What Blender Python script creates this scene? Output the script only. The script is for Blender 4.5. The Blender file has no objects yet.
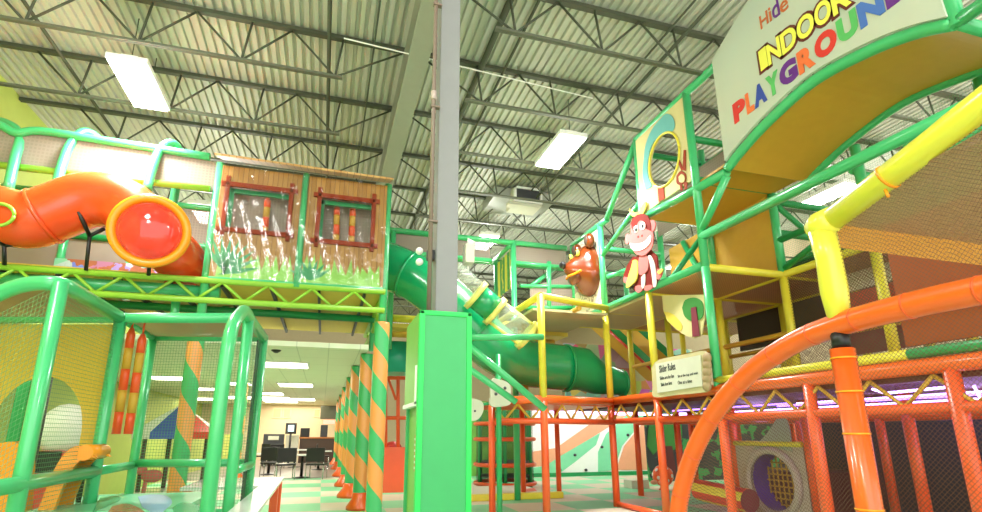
import bpy, bmesh, math, random
from mathutils import Vector, Matrix
random.seed(7)
SC = bpy.context.scene
COL = SC.collection
V = Vector
# ------------------------------------------------------------------ camera model (photo pixels -> places in the hall)
F, CX, CY, PIT, YAW, H = 523., 478., 302., math.radians(14.13), math.radians(-16.1), 1.45
def ray(px, py):
    xc = (px-CX)/F; yc = (CY-py)/F
    Y = math.cos(PIT)-yc*math.sin(PIT); Z = math.sin(PIT)+yc*math.cos(PIT)
    c, s = math.cos(YAW), math.sin(YAW)
    return V((c*xc-s*Y, s*xc+c*Y, Z))
def onX(px, py, x): r = ray(px, py); return r*(x/r.x)+V((0, 0, H))
def onY(px, py, y): r = ray(px, py); return r*(y/r.y)+V((0, 0, H))
def onZ(px, py, z): r = ray(px, py); return r*((z-H)/r.z)+V((0, 0, H))
cam_d = bpy.data.cameras.new('camera'); cam = bpy.data.objects.new('camera', cam_d); COL.objects.link(cam)
cam.location = (0, 0, H); cam.rotation_euler = (math.pi/2+PIT, 0, YAW)
cam_d.sensor_fit = 'HORIZONTAL'; cam_d.sensor_width = 36; cam_d.lens = F*36/982
cam_d.shift_x = (491-CX)/982; cam_d.shift_y = (CY-256)/982; cam_d.clip_start = .05; cam_d.clip_end = 200
SC.camera = cam
# ------------------------------------------------------------------ materials
def lin(c): return c/12.92 if c <= .04045 else ((c+.055)/1.055)**2.4
def rgb(h):
    if isinstance(h, (tuple, list)): return tuple(h)+((1,) if len(h) == 3 else ())
    h = h.lstrip('#'); return tuple(lin(int(h[i:i+2], 16)/255) for i in (0, 2, 4))+(1,)
class NT:
    def __init__(s, name):
        s.m = bpy.data.materials.new(name); s.m.use_nodes = True; s.t = s.m.node_tree; s.n = s.t.nodes
        s.b = s.n['Principled BSDF']; s.out = s.n['Material Output']
    def new(s, typ, **kw):
        n = s.n.new(typ)
        for k, v in kw.items(): setattr(n, k, v)
        return n
    def link(s, a, b): s.t.links.new(a, b)
    def math(s, op, a, b=None, c=None):
        n = s.new('ShaderNodeMath', operation=op)
        for i, q in enumerate((a, b, c)):
            if q is None: continue
            if isinstance(q, (int, float)): n.inputs[i].default_value = q
            else: s.link(q, n.inputs[i])
        return n.outputs[0]
    def mix(s, fac, a, b):
        n = s.new('ShaderNodeMix', data_type='RGBA')
        for key, q in (('Factor', fac), ('A', a), ('B', b)):
            sock = [i for i in n.inputs if i.name == key and (i.type == 'RGBA' or key == 'Factor' and i.type == 'VALUE')][0]
            if isinstance(q, (int, float)) or isinstance(q, tuple): sock.default_value = q
            else: s.link(q, sock)
        return [o for o in n.outputs if o.type == 'RGBA'][0]
    def coord(s, kind='Object'):
        n = s.new('ShaderNodeTexCoord'); sep = s.new('ShaderNodeSeparateXYZ'); s.link(n.outputs[kind], sep.inputs[0])
        return n.outputs[kind], sep.outputs
    def noise(s, vec, scale, detail=3):
        n = s.new('ShaderNodeTexNoise'); n.inputs['Scale'].default_value = scale; n.inputs['Detail'].default_value = detail
        if vec is not None: s.link(vec, n.inputs['Vector'])
        return n.outputs['Fac']
    def bump(s, h, strength=.2, dist=.01):
        n = s.new('ShaderNodeBump'); n.inputs['Strength'].default_value = strength; n.inputs['Distance'].default_value = dist
        s.link(h, n.inputs['Height']); s.link(n.outputs[0], s.b.inputs['Normal'])
    def color(s, c):
        if isinstance(c, tuple): s.b.inputs['Base Color'].default_value = c
        else: s.link(c, s.b.inputs['Base Color'])
def mat(name, col, rough=.5, metal=0, var=.06, scale=6, bump=0, coat=0):
    t = NT(name); c = rgb(col); vec, _ = t.coord()
    nz = t.noise(vec, scale)
    t.color(t.mix(nz, tuple(v*(1-var) for v in c[:3])+(1,), tuple(min(1, v*(1+var)) for v in c[:3])+(1,)))
    t.b.inputs['Roughness'].default_value = rough; t.b.inputs['Metallic'].default_value = metal
    if coat: t.b.inputs['Coat Weight'].default_value = coat; t.b.inputs['Coat Roughness'].default_value = .12
    if bump: t.bump(t.noise(vec, scale*4), bump, .01)
    return t.m
def emis(name, col, strength):
    t = NT(name); t.b.inputs['Base Color'].default_value = rgb(col)
    t.b.inputs['Emission Color'].default_value = rgb(col); t.b.inputs['Emission Strength'].default_value = strength
    return t.m
def alpha_mat(t, alpha):
    if isinstance(alpha, float): t.b.inputs['Alpha'].default_value = alpha
    else: t.link(alpha, t.b.inputs['Alpha'])
def net(name, col, pitch, w, diag=False, base=0.):
    t = NT(name); _, u = t.coord('UV')
    a, b = u[0], u[1]
    if diag: a, b = t.math('ADD', u[0], u[1]), t.math('SUBTRACT', u[0], u[1])
    f1 = t.math('LESS_THAN', t.math('FRACT', t.math('DIVIDE', a, pitch)), w)
    f2 = t.math('LESS_THAN', t.math('FRACT', t.math('DIVIDE', b, pitch)), w)
    m = t.math('MAXIMUM', f1, f2)
    if base: m = t.math('MAXIMUM', m, base)
    t.color(rgb(col)); t.b.inputs['Roughness'].default_value = .7
    alpha_mat(t, m); return t.m
def spiral(name, c1, c2, pitch):
    t = NT(name); vec, o = t.coord()
    ang = t.math('DIVIDE', t.math('ARCTAN2', o[1], o[0]), 2*math.pi)
    f = t.math('FRACT', t.math('ADD', t.math('ADD', ang, t.math('DIVIDE', o[2], pitch)), 20.25))
    t.color(t.mix(t.math('LESS_THAN', f, .5), rgb(c1), rgb(c2)))
    t.b.inputs['Roughness'].default_value = .35; t.bump(t.noise(vec, 14), .25, .01); return t.m
def planks(name, c1, c2, w, axis=0, rough=.5):
    t = NT(name); vec, o = t.coord()
    q = t.math('DIVIDE', o[axis], w)
    f = t.math('LESS_THAN', t.math('FRACT', q), .1)
    wv = t.new('ShaderNodeTexWhiteNoise', noise_dimensions='1D'); t.link(t.math('FLOOR', q), wv.inputs['W'])
    c = t.mix(wv.outputs['Value'], rgb(c1), rgb(c2))
    t.color(t.mix(f, c, tuple(v*.55 for v in rgb(c1)[:3])+(1,)))
    t.b.inputs['Roughness'].default_value = rough; t.bump(t.noise(vec, 9), .15, .01); return t.m
def glassy(name, col, alpha, rough=.05):
    t = NT(name); t.color(rgb(col)); t.b.inputs['Roughness'].default_value = rough; alpha_mat(t, alpha)
    t.b.inputs['Coat Weight'].default_value = 1; return t.m
M = {}
def add(k, m): M[k] = m
for k, c, r in [('green', '#43b974', .3), ('dgreen', '#229a58', .35), ('lime', '#93c83f', .35), ('yellow', '#e2d23c', .38), ('yellow_pad', '#e4da40', .4),
                ('orange', '#ee6018', .3), ('orange_post', '#ee5a28', .34), ('slide_orange', '#ea4c1c', .26), ('ring', '#f59a1e', .25),
                ('green_slide', '#089a5e', .25), ('clear_yellow', '#e8e27a', .3), ('pad_edge', '#22cc5c', .45), ('pad_face', '#3aa863', .5), ('lime_face', '#74b04c', .45),
                ('grey_paint', '#858687', .5), ('conduit', '#7d6c60', .5), ('white', '#efefe9', .4), ('off_white', '#d2d0be', .5), ('black', '#17171a', .4), ('dark_grey', '#3c3d42', .5),
                ('steel', '#454a38', .6), ('steel_light', '#5d6150', .6), ('beam', '#959a8c', .55), ('ochre', '#d0a034', .55), ('ochre_deck', '#dcc44a', .6), ('tan', '#d9b98c', .7),
                ('wood_red', '#963a1c', .35), ('grass', '#8dcc4a', .4), ('leaf', '#2f9a58', .4), ('cream', '#d2c58e', .4), ('sky_blue', '#6fb0ae', .45),
                ('bear', '#702e0a', .2), ('monkey', '#6e2018', .3), ('pink', '#c46a66', .3), ('banana', '#e6d35a', .3), ('tan_board', '#c9bd92', .6), ('rock', '#a98f6a', .6),
                ('red', '#d13a2c', .35), ('maroon', '#7b2438', .6), ('orange_text', '#ee7340', .4), ('purple', '#6b2f8c', .4), ('blue', '#3b4fa8', .4), ('text_blue', '#4f74c4', .4), ('text_green', '#5fba68', .4),
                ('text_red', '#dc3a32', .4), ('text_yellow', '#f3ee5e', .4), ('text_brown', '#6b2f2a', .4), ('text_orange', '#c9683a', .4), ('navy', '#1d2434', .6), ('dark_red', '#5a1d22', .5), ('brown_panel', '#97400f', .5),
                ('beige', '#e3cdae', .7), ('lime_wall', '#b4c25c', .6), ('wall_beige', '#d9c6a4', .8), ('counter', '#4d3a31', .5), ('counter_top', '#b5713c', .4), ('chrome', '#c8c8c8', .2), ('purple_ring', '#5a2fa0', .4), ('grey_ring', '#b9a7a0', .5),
                ('teal', '#1aa182', .3), ('tree_green', '#2f7d33', .5), ('peach', '#f7b08a', .5), ('mint', '#86e0b0', .5), ('wall_white', '#fbfdf8', .5), ('screen', '#20242c', .2), ('red_poster', '#d2684f', .5), ('foam_white', '#cfcabc', .6),
                ('mural_blue', '#3b6ea5', .5), ('table_blue', '#8fb6dc', .25), ('table_green', '#7ec99d', .25), ('table_brown', '#a86a50', .25), ('table_teal', '#35a274', .25), ('gloss_white', '#f2f4ee', .12), ('red_chair', '#c02a22', .4), ('duct', '#a3a79d', .4), ('duct_brown', '#8f8272', .6)]:
    add(k, mat(k, c, r, coat=.5 if k in ('orange', 'green', 'slide_orange', 'green_slide', 'bear', 'yellow_pad') else 0))
M['chrome'].node_tree.nodes['Principled BSDF'].inputs['Metallic'].default_value = .8
add('deck', mat('roof_deck', '#b9bcae', .5, var=.1, scale=1.2))
add('spiral', spiral('spiral_vinyl', '#e79a52', '#43b06a', .95))
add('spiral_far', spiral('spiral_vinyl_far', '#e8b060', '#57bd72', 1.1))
add('planks', planks('hut_planks', '#a2732a', '#b9893a', .085))
add('shingle', planks('hut_shingle', '#b5874c', '#c9a066', .12))
add('rope', net('safety_net_green', '#5a9a68', .034, .1))
add('net_dark', net('safety_net_dark', '#5b4a3a', .05, .2, True))
add('net_orange', net('safety_net_orange', '#6b4a3c', .018, .13, True))
add('net_tan', net('canopy_mesh_tan', '#b08662', .02, .3, False, .8))
add('net_ochre', net('canopy_hem', '#c98a24', .024, .4, False, .85))
add('net_beige', net('rail_mesh_beige', '#93867a', .06, .4, False, .86))
add('net_black', net('ring_net_black', '#15171a', .07, .2, True))
add('net_yellow', net('arch_panel_mesh', '#d8b034', .05, .25, False, .93))
add('net_deck', net('deck_mesh_tan', '#b98b5e', .05, .35, True, .8))
add('lattice', net('lattice_yellow', '#c9a040', .09, .3))
t = NT('clear_film'); gl = t.new('ShaderNodeBsdfGlossy'); gl.inputs['Roughness'].default_value = .07; tr = t.new('ShaderNodeBsdfTransparent'); fr = t.new('ShaderNodeFresnel'); fr.inputs['IOR'].default_value = 1.5; mx_ = t.new('ShaderNodeMixShader')
vec, o = t.coord(); bp = t.new('ShaderNodeBump'); bp.inputs['Strength'].default_value = .7; bp.inputs['Distance'].default_value = .03; t.link(t.noise(vec, 5, 4), bp.inputs['Height']); t.link(bp.outputs[0], gl.inputs['Normal'])
t.link(t.math('ADD', fr.outputs[0], .02), mx_.inputs[0]); t.link(tr.outputs[0], mx_.inputs[1]); t.link(gl.outputs[0], mx_.inputs[2]); t.link(mx_.outputs[0], t.out.inputs['Surface']); add('film', t.m)
add('bubble', glassy('bubble_window', '#ff3c1c', .55, .04))
add('clear', glassy('clear_tube', '#e4eedb', .22, .05))
add('lamp', emis('lamp_tube', '#ffffff', 14)); add('troffer', emis('troffer_panel', '#fffbe8', 5)); add('led', emis('led_purple', '#a070ff', 4)); add('led_white', emis('led_white', '#c9a0ff', 6)); add('neon', emis('neon_red', '#ff6a5a', 4)); add('tv', emis('tv_glow', '#bcd0d8', 1.2))
t = NT('streaked_stone'); vec, o = t.coord(); wv = t.new('ShaderNodeTexWave'); wv.inputs['Scale'].default_value = 3; wv.inputs['Distortion'].default_value = 9; t.link(vec, wv.inputs['Vector'])
t.color(t.mix(t.math('GREATER_THAN', wv.outputs['Fac'], .93), rgb('#e6e2cf'), rgb('#b3ab97'))); t.b.inputs['Roughness'].default_value = .4; add('streak', t.m)
t = NT('sign_vinyl'); vec, o = t.coord(); t.color(t.mix(t.noise(vec, .7), rgb('#b4c6bd'), rgb('#cfc9b2'))); t.b.inputs['Roughness'].default_value = .35; add('sign_board', t.m)
t = NT('mural_mix'); vec, o = t.coord(); vo = t.new('ShaderNodeTexVoronoi'); vo.inputs['Scale'].default_value = 2.3; t.link(vec, vo.inputs['Vector'])
t.color(t.mix(.35, vo.outputs['Color'], rgb('#c87a50'))); add('mural2', t.m)
for k in ('cream', 'sky_blue', 'wood_red', 'streak', 'sign_board', 'monkey', 'pink', 'banana', 'white', 'tan_board', 'off_white', 'net_beige', 'foam_white'):
    q = M[k].node_tree.nodes['Principled BSDF'].inputs; q['Specular IOR Level'].default_value = .12; q['Roughness'].default_value = .7
# floor: checker carpet of mint and peach tiles
t = NT('checker_carpet'); vec, o = t.coord()
par = t.math('MODULO', t.math('ADD', t.math('FLOOR', t.math('DIVIDE', t.math('ADD', o[0], 40.2), 1.22)), t.math('FLOOR', t.math('DIVIDE', t.math('ADD', o[1], 40.), 1.22))), 2)
t.color(t.mix(par, rgb('#7fd09c'), rgb('#d2c8b0'))); t.b.inputs['Roughness'].default_value = .55; t.bump(t.noise(vec, 60), .1, .005); add('carpet', t.m)
add('dining_floor', mat('dining_floor', '#8d7f78', .35, var=.15, scale=3))
t = NT('ceiling_tile'); vec, o = t.coord()
g = t.math('MAXIMUM', t.math('LESS_THAN', t.math('FRACT', t.math('DIVIDE', o[0], .61)), .035), t.math('LESS_THAN', t.math('FRACT', t.math('DIVIDE', o[1], 1.22)), .018))
t.color(t.mix(g, rgb('#e6ecd2'), rgb('#cfd6bd'))); t.b.inputs['Roughness'].default_value = .8; add('tile', t.m)
# ------------------------------------------------------------------ mesh builder
class MB:
    def __init__(s): s.v = []; s.f = []; s.uv = {}; s.sm = []; s.mi = []; s.cur = 0
    def face(s, idx, smooth=False, uv=None):
        if uv: s.uv[len(s.f)] = uv
        s.f.append(tuple(idx)); s.sm.append(smooth); s.mi.append(s.cur)
    def pts(s, ps):
        n = len(s.v); s.v += [V(p) for p in ps]; return range(n, n+len(ps))
    def box(s, lo, hi, m=None):
        x0, y0, z0 = lo; x1, y1, z1 = hi
        c = [(x0, y0, z0), (x1, y0, z0), (x1, y1, z0), (x0, y1, z0), (x0, y0, z1), (x1, y0, z1), (x1, y1, z1), (x0, y1, z1)]
        i = s.pts([m @ V(p) for p in c] if m else c)
        for q in ((0, 3, 2, 1), (4, 5, 6, 7), (0, 1, 5, 4), (1, 2, 6, 5), (2, 3, 7, 6), (3, 0, 4, 7)): s.face([i[k] for k in q])
        return s
    def bbox(s, lo, hi, b=.02):
        # box with chamfered edges
        bm = bmesh.new(); bmesh.ops.create_cube(bm, size=1)
        lo, hi = V(lo), V(hi); d = hi-lo
        for v in bm.verts: v.co = V((lo[k]+(v.co[k]+.5)*d[k] for k in range(3)))
        bmesh.ops.bevel(bm, geom=bm.edges[:], offset=min(b, min(d)*.45), segments=2, affect='EDGES', profile=.7)
        return s.from_bm(bm)
    def from_bm(s, bm, smooth=False, m=None):
        bm.verts.index_update(); i = s.pts([(m @ v.co if m else v.co.copy()) for v in bm.verts])
        for f in bm.faces: s.face([i[v.index] for v in f.verts], smooth)
        bm.free(); return s
    def tube(s, pts, r, n=10, caps=True, r2=None):
        pts = [V(p) for p in pts]; k = len(pts)
        T = [(pts[min(i+1, k-1)]-pts[max(i-1, 0)]).normalized() for i in range(k)]
        up = V((0, 0, 1)) if abs(T[0].z) < .9 else V((0, 1, 0))
        N = (up-T[0]*up.dot(T[0])).normalized(); rings = []
        for i in range(k):
            N = (N-T[i]*N.dot(T[i])).normalized(); B = T[i].cross(N)
            rr = r[i] if isinstance(r, (list, tuple)) else r
            rings.append(s.pts([pts[i]+(N*math.cos(2*math.pi*j/n)+B*math.sin(2*math.pi*j/n))*rr for j in range(n)]))
        for a, b in zip(rings, rings[1:]):
            for j in range(n): s.face((a[j], a[(j+1) % n], b[(j+1) % n], b[j]), True)
        if caps: s.face(list(rings[0])[::-1]); s.face(list(rings[-1]))
        return s
    def lathe(s, prof, base=(0, 0, 0), n=24, m=None):
        base = V(base); rings = []
        for r, z in prof:
            ps = [V((r*math.cos(2*math.pi*j/n), r*math.sin(2*math.pi*j/n), z)) for j in range(n)]
            rings.append(s.pts([(m @ p if m else p)+base for p in ps]))
        for a, b in zip(rings, rings[1:]):
            for j in range(n): s.face((a[j], a[(j+1) % n], b[(j+1) % n], b[j]), True)
        s.face(list(rings[0])[::-1]); s.face(list(rings[-1])); return s
    def ell(s, c, r, n=16, m=None):
        bm = bmesh.new(); bmesh.ops.create_uvsphere(bm, u_segments=n, v_segments=max(6, n//2), radius=1)
        mm = Matrix.Translation(V(c)) @ (m or Matrix()) @ Matrix.Diagonal((*(r if hasattr(r, '__len__') else (r, r, r)), 1))
        return s.from_bm(bm, True, mm)
    def prism(s, ps, d):
        # polygon of 3D points, pushed along vector d
        d = V(d); ps = [V(p) for p in ps]; n = len(ps)
        nrm = V((0, 0, 0))
        for i in range(n): nrm += ps[i].cross(ps[(i+1) % n])
        if nrm.dot(d) > 0: ps = ps[::-1]
        a = s.pts(ps); b = s.pts([p+d for p in ps])
        s.face(list(a)); s.face(list(b)[::-1])
        for i in range(n): s.face((a[(i+1) % n], a[i], b[i], b[(i+1) % n]))
        return s
    def quad(s, a, b, c, d):
        a, b, c, d = map(V, (a, b, c, d)); i = s.pts((a, b, c, d))
        w = ((b-a).length+(c-d).length)/2; h = ((d-a).length+(c-b).length)/2
        s.face(i, uv=[(0, 0), (w, 0), (w, h), (0, h)]); return s
    def strip(s, A, B):
        # ruled band between two polylines, uv in metres
        u = 0
        for k in range(len(A)-1):
            a, b, c, d = V(A[k]), V(A[k+1]), V(B[k+1]), V(B[k]); i = s.pts((a, b, c, d)); l = ((b-a).length+(c-d).length)/2
            h = (d-a).length; s.face(i, True, uv=[(u, 0), (u+l, 0), (u+l, h), (u, h)]); u += l
        return s
    def hole_panel(s, ocn, ex, ey, w, h, cx, cy, rx, ry, d, n=48):
        # rectangular panel (origin ocn, axes ex, ey) with an elliptical hole, pushed along d
        ocn, ex, ey, d = map(V, (ocn, ex, ey, d)); out = []; inn = []
        ang = sorted([2*math.pi*k/n for k in range(n)]+[math.atan2(yy-cy, xx-cx) % (2*math.pi) for xx in (0, w) for yy in (0, h)])
        for a in ang:
            c, q = math.cos(a), math.sin(a)
            tt = min([((w if c > 0 else 0)-cx)/c if abs(c) > 1e-6 else 1e9, ((h if q > 0 else 0)-cy)/q if abs(q) > 1e-6 else 1e9])
            out.append(ocn+ex*(cx+c*tt)+ey*(cy+q*tt)); k = 1/math.sqrt((c/rx)**2+(q/ry)**2)
            inn.append(ocn+ex*(cx+c*k)+ey*(cy+q*k))
        N = len(ang); o0 = s.pts(out); i0 = s.pts(inn); o1 = s.pts([p+d for p in out]); i1 = s.pts([p+d for p in inn])
        for j in range(N):
            k = (j+1) % N
            s.face((o0[j], o0[k], i0[k], i0[j])); s.face((o1[k], o1[j], i1[j], i1[k]))
            s.face((o0[k], o0[j], o1[j], o1[k])); s.face((i0[j], i0[k], i1[k], i1[j]))
        return s
def build(mb, name, m, root=None, parent=None, org=None):
    o = V(root.location) if root else V(org or (0, 0, 0))
    me = bpy.data.meshes.new(name); me.from_pydata([tuple(p-o) for p in mb.v], [], mb.f)
    me.polygons.foreach_set('use_smooth', mb.sm)
    ms = m if isinstance(m, (list, tuple)) else [m]
    for q in ms: me.materials.append(M[q] if isinstance(q, str) else q)
    me.polygons.foreach_set('material_index', mb.mi)
    if mb.uv:
        ul = me.uv_layers.new(name='uv')
        for fi, uv in mb.uv.items():
            p = me.polygons[fi]
            for li, c in zip(p.loop_indices, uv): ul.data[li].uv = c
    me.update(); ob = bpy.data.objects.new(name, me); COL.objects.link(ob)
    if parent or root: ob.parent = parent or root
    else: ob.location = o
    return ob
def tag(o, label=None, cat=None, group=None, kind=None):
    for k, v in (('label', label), ('category', cat), ('group', group), ('kind', kind)):
        if v: o[k] = v
    return o
def thing(name, label, cat, loc=(0, 0, 0), group=None):
    o = bpy.data.objects.new(name, None); COL.objects.link(o); o.location = loc; o.empty_display_size = .1
    return tag(o, label, cat, group)
def part(root, name, mb, m, parent=None, label=None): return tag(build(mb, name, m, root, parent), label)
def solo(name, mb, m, label, cat, group=None):
    xs = mb.v; lo = V((min(p[k] for p in xs) for k in range(3))); hi = V((max(p[k] for p in xs) for k in range(3)))
    return tag(build(mb, name, m, org=((lo.x+hi.x)/2, (lo.y+hi.y)/2, lo.z)), label, cat, group)
def struct(name, mb, m): return tag(build(mb, name, m), kind='structure')
def dup(src, loc, rz=0, label=None):
    def cp(o, par):
        c = o.copy(); COL.objects.link(c)
        if par: c.parent = par
        for ch in list(o.children): cp(ch, c)
        return c
    r = cp(src, None); r.location = loc; r.rotation_euler = (0, 0, rz)
    if label: r['label'] = label
    return r
def rounded(pts, rad=.15, n=6):
    pts = [V(p) for p in pts]; out = [pts[0]]
    for a, b, c in zip(pts, pts[1:], pts[2:]):
        r = min(rad, (a-b).length*.49, (c-b).length*.49); p = b+(a-b).normalized()*r; q = b+(c-b).normalized()*r
        out += [p*(1-k)**2+b*2*k*(1-k)+q*k*k for k in [i/n for i in range(n+1)]]
    return out+[pts[-1]]
def smoothpath(pts, n=8):
    pts = [V(p) for p in pts]; P = [pts[0]*2-pts[1]]+pts+[pts[-1]*2-pts[-2]]; out = []
    for i in range(1, len(P)-2):
        a, b, c, d = P[i-1:i+3]
        for k in range(n):
            t = k/n; out.append(.5*((2*b)+(c-a)*t+(2*a-5*b+4*c-d)*t*t+(3*b-a-3*c+d)*t**3))
    return out+[pts[-1]]
def bar(pts, r, n=10): return MB().tube(pts, r, n)
def text_mb(txt, frame, size=1., off=0., ext=.01, fit=None, shear=0., spacing=1.):
    cu = bpy.data.curves.new('txt', 'FONT'); cu.body = txt; cu.size = size; cu.offset = off; cu.extrude = ext; cu.space_character = spacing; cu.shear = shear; cu.resolution_u = 4
    ob = bpy.data.objects.new('txt', cu); COL.objects.link(ob)
    dg = bpy.context.evaluated_depsgraph_get(); me = bpy.data.meshes.new_from_object(ob.evaluated_get(dg))
    vs = [v.co.copy() for v in me.vertices]; fs = [tuple(p.vertices) for p in me.polygons]
    bpy.data.objects.remove(ob); bpy.data.curves.remove(cu); bpy.data.meshes.remove(me)
    if fit:
        x0 = min(v.x for v in vs); x1 = max(v.x for v in vs); y1 = max(v.y for v in vs); y0 = min(v.y for v in vs)
        for v in vs: v.x = (v.x-x0)*fit[0]/max(1e-6, x1-x0); v.y = (v.y-y0)*fit[1]/max(1e-6, y1-y0)
    o, ex, ey = map(V, frame); ez = ex.cross(ey)
    b = MB(); i = b.pts([o+ex*v.x+ey*v.y+ez*v.z for v in vs])
    for f in fs: b.face([i[k] for k in f])
    return b
EXPO = 0.22
# ================================================================== ROOM SHELL
XL, XR, YB, YF, ZR = -6.56, 15.5, 33., -4.5, 8.3
struct('floor', MB().box((XL, YF, -.1), (XR, YB, 0)), 'carpet')
struct('floor_dining', MB().box((XL, 19.4, 0), (.75, YB, .012)), 'dining_floor')
struct('wall_left', MB().box((XL-.2, YF, 0), (XL, YB, ZR)), 'lime_wall')
struct('wall_back', MB().box((XL, YB, 0), (XR, YB+.2, ZR)), 'wall_beige')
struct('wall_right', MB().box((XR, YF, 0), (XR+.2, YB, ZR)), 'wall_beige')
b = MB(); prof = []; x = XL
while x < XR:                                           # ribbed steel roof deck, ribs 15 cm apart
    prof += [(x, 0), (x+.075, 0), (x+.09, .05), (x+.137, .05)]; x += .1524
n = len(prof)
i = b.pts([(p, YF, ZR+q) for p, q in prof]+[(p, YB, ZR+q) for p, q in prof])
for k in range(n-1): b.face((i[k], i[k+1], i[n+k+1], i[n+k]))
struct('ceiling', b, 'deck')
struct('ceiling_dining', MB().box((XL, 10.7, 3.1), (.78, YB, 3.2)), 'tile')
struct('wall_dining_half', MB().box((-4.9, 13.5, 0), (-4.75, YB, 1.42)), 'lime_wall')
# ------------------------------------------------------------------ roof steel
BX = 1.12
b = MB(); b.box((BX-.17, YF, 7.5), (BX+.17, YB, 7.53)); b.box((BX-.012, YF, 7.53), (BX+.012, YB, 8.1)); b.box((BX-.17, YF, 8.1), (BX+.17, YB, 8.13))
solo('roof_girder', b, 'beam', 'pale green-grey steel roof girder running away over the grey column', 'girder')
ords = ['nearest', 'second', 'third', 'fourth', 'fifth', 'sixth', 'seventh', 'eighth', 'ninth', 'tenth', 'eleventh', 'twelfth']
def joist(y, side, k, label, group):
    s = side; x0 = BX+s*.05; x1 = XL if s < 0 else XR
    r = thing('roof_joist', label, 'roof joist', (x0, y, 7.43), group)
    xb = BX+s*1.2 if s < 0 else BX+s*1.0
    part(r, 'top_chord', MB().box((min(x0, x1), y-.05, 8.21), (max(x0, x1), y+.05, 8.28)), 'steel')
    b = MB(); b.box((min(xb, x1), y-.04, 7.43), (max(xb, x1), y-.004, 7.47)); b.box((min(xb, x1), y+.004, 7.43), (max(xb, x1), y+.04, 7.47))
    part(r, 'bottom_chord', b, 'steel_light')
    w = MB(); q = BX+s*1.33; pit = 1.5; first = True
    while XL+.8 < q < XR-.8:
        bn = V((q, y, 7.45)); lt = V((q-s*(1.2 if first else pit/2), y, 8.22)); rt = V((q+s*pit/2, y, 8.22)); vt = V((q+s*.05-s*.15, y, 8.22))
        for p in (lt, rt, vt): w.tube([bn, p], .02, 6)
        q += s*pit; first = False
    part(r, 'web', w, 'steel'); return r
for k in range(-2, 12):
    y = 6.39+1.83*k
    for s, nm in ((-1, 'left'), (1, 'right')):
        if k < 0: continue
        joist(y, s, k, '%s open-web roof joist %s of the girder, counted from the camera' % (ords[k], nm), 'open-web roof joists')
for nm, x, y0, y1, z, r, lb in [('a', -.35, 3, 32, 8.1, .035, 'thin grey sprinkler pipe left of the girder, crossing over the playhouse'),
                            ('b', .42, 3, 32, 8.16, .016, 'thin conduit under the roof deck just left of the girder'),
                            ('c', 2.4, 3, 32, 8.12, .06, 'thick grey sprinkler main just right of the girder'),
                            ('d', 2.85, 3, 32, 8.14, .028, 'thin pale pipe beside the sprinkler main right of the girder'),
                            ('e', 5.35, 3, 32, 7.9, .032, 'grey sprinkler pipe passing above the monkey panel'),
                            ('f', 5.2, 3, 32, 8.1, .02, 'slim conduit alongside the pipe above the monkey panel'),
                            ('g', -4.9, 3, 32, 7.95, .03, 'dark pipe near the left hall light, running front to back')]:
    solo('roof_pipe', bar([(x, y0, z), (x, y1, z)], r, 8), 'steel', lb, 'pipe', 'pipes under the roof')
solo('roof_cross_pipe', bar([(-.1, 7.6, 7.75), (4.6, 7.9, 7.75)], .012, 6), 'white', 'thin white cable run across the joists over the grey column', 'cable')
# ------------------------------------------------------------------ high-bay lights
def highbay(x, y, z, label, power=True):
    r = thing('high_bay_light', label, 'light', (x, y, z), 'high-bay hall lights')
    b = MB(); b.box((x-.3, y-.68, z), (x+.3, y+.68, z+.09)); b.box((x-.12, y-.6, z+.09), (x+.12, y+.6, z+.16))
    part(r, 'housing', b, 'white')
    part(r, 'diffuser', MB().bbox((x-.27, y-.65, z-.035), (x+.27, y+.65, z-.002), .01), 'lamp')
    for q in (-.5, .5): part(r, 'hanger', MB().tube([(x, y+q, z+.09), (x, y+q, 8.25)], .008, 6), 'steel')
    if power:
        soft = y == 9.2
        if soft:
            la = bpy.data.lights.new('high_bay_down', 'AREA'); la.shape = 'RECTANGLE'; la.size = .5; la.size_y = 1.2; la.energy = 300; la.spread = math.radians(130); oa = bpy.data.objects.new('high_bay_down', la); COL.objects.link(oa); oa.location = (x, y, z-.06)
        l = bpy.data.lights.new('high_bay_glow', 'POINT'); l.energy = 80 if soft else POW; l.shadow_soft_size = .45; l.color = (1, .99, .93)
        o = bpy.data.objects.new('high_bay_glow', l); COL.objects.link(o); o.location = (x, y, z-.55)
POW = 330
for (x, y, z, lb) in [(-3.45, 9.2, 7.3, 'big glaring high-bay light above the orange tube slide'), (4.48, 9.2, 7.3, 'glaring high-bay light over the middle, beside the heating unit'),
                      (11.9, 9.25, 7.3, 'high-bay light at right seen below the arched sign'), (-3.5, 14.9, 7.3, 'high-bay light seen left of the playhouse through the frame'),
                      (4.5, 14.9, 7.3, 'high-bay light just above the rear green rail, right of the grey column'), (11.9, 14.9, 7.3, 'far right high-bay light behind the play frame'),
                      (4.5, 21, 7.3, 'distant high-bay light low beside the grey column'), (-3.5, 21, 7.3, 'far high-bay light on the left behind the dining ceiling'),
                      (-3.4, 3.6, 7.3, 'high-bay light overhead on the left, above the frame'), (11.9, 3.6, 7.3, 'high-bay light overhead far right, above the frame'),
                      (-3.4, -1.5, 7.3, 'high-bay light behind the camera on the left'), (4.5, -1.5, 7.3, 'high-bay light behind the camera on the right')]: highbay(x, y, z, lb)
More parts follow.
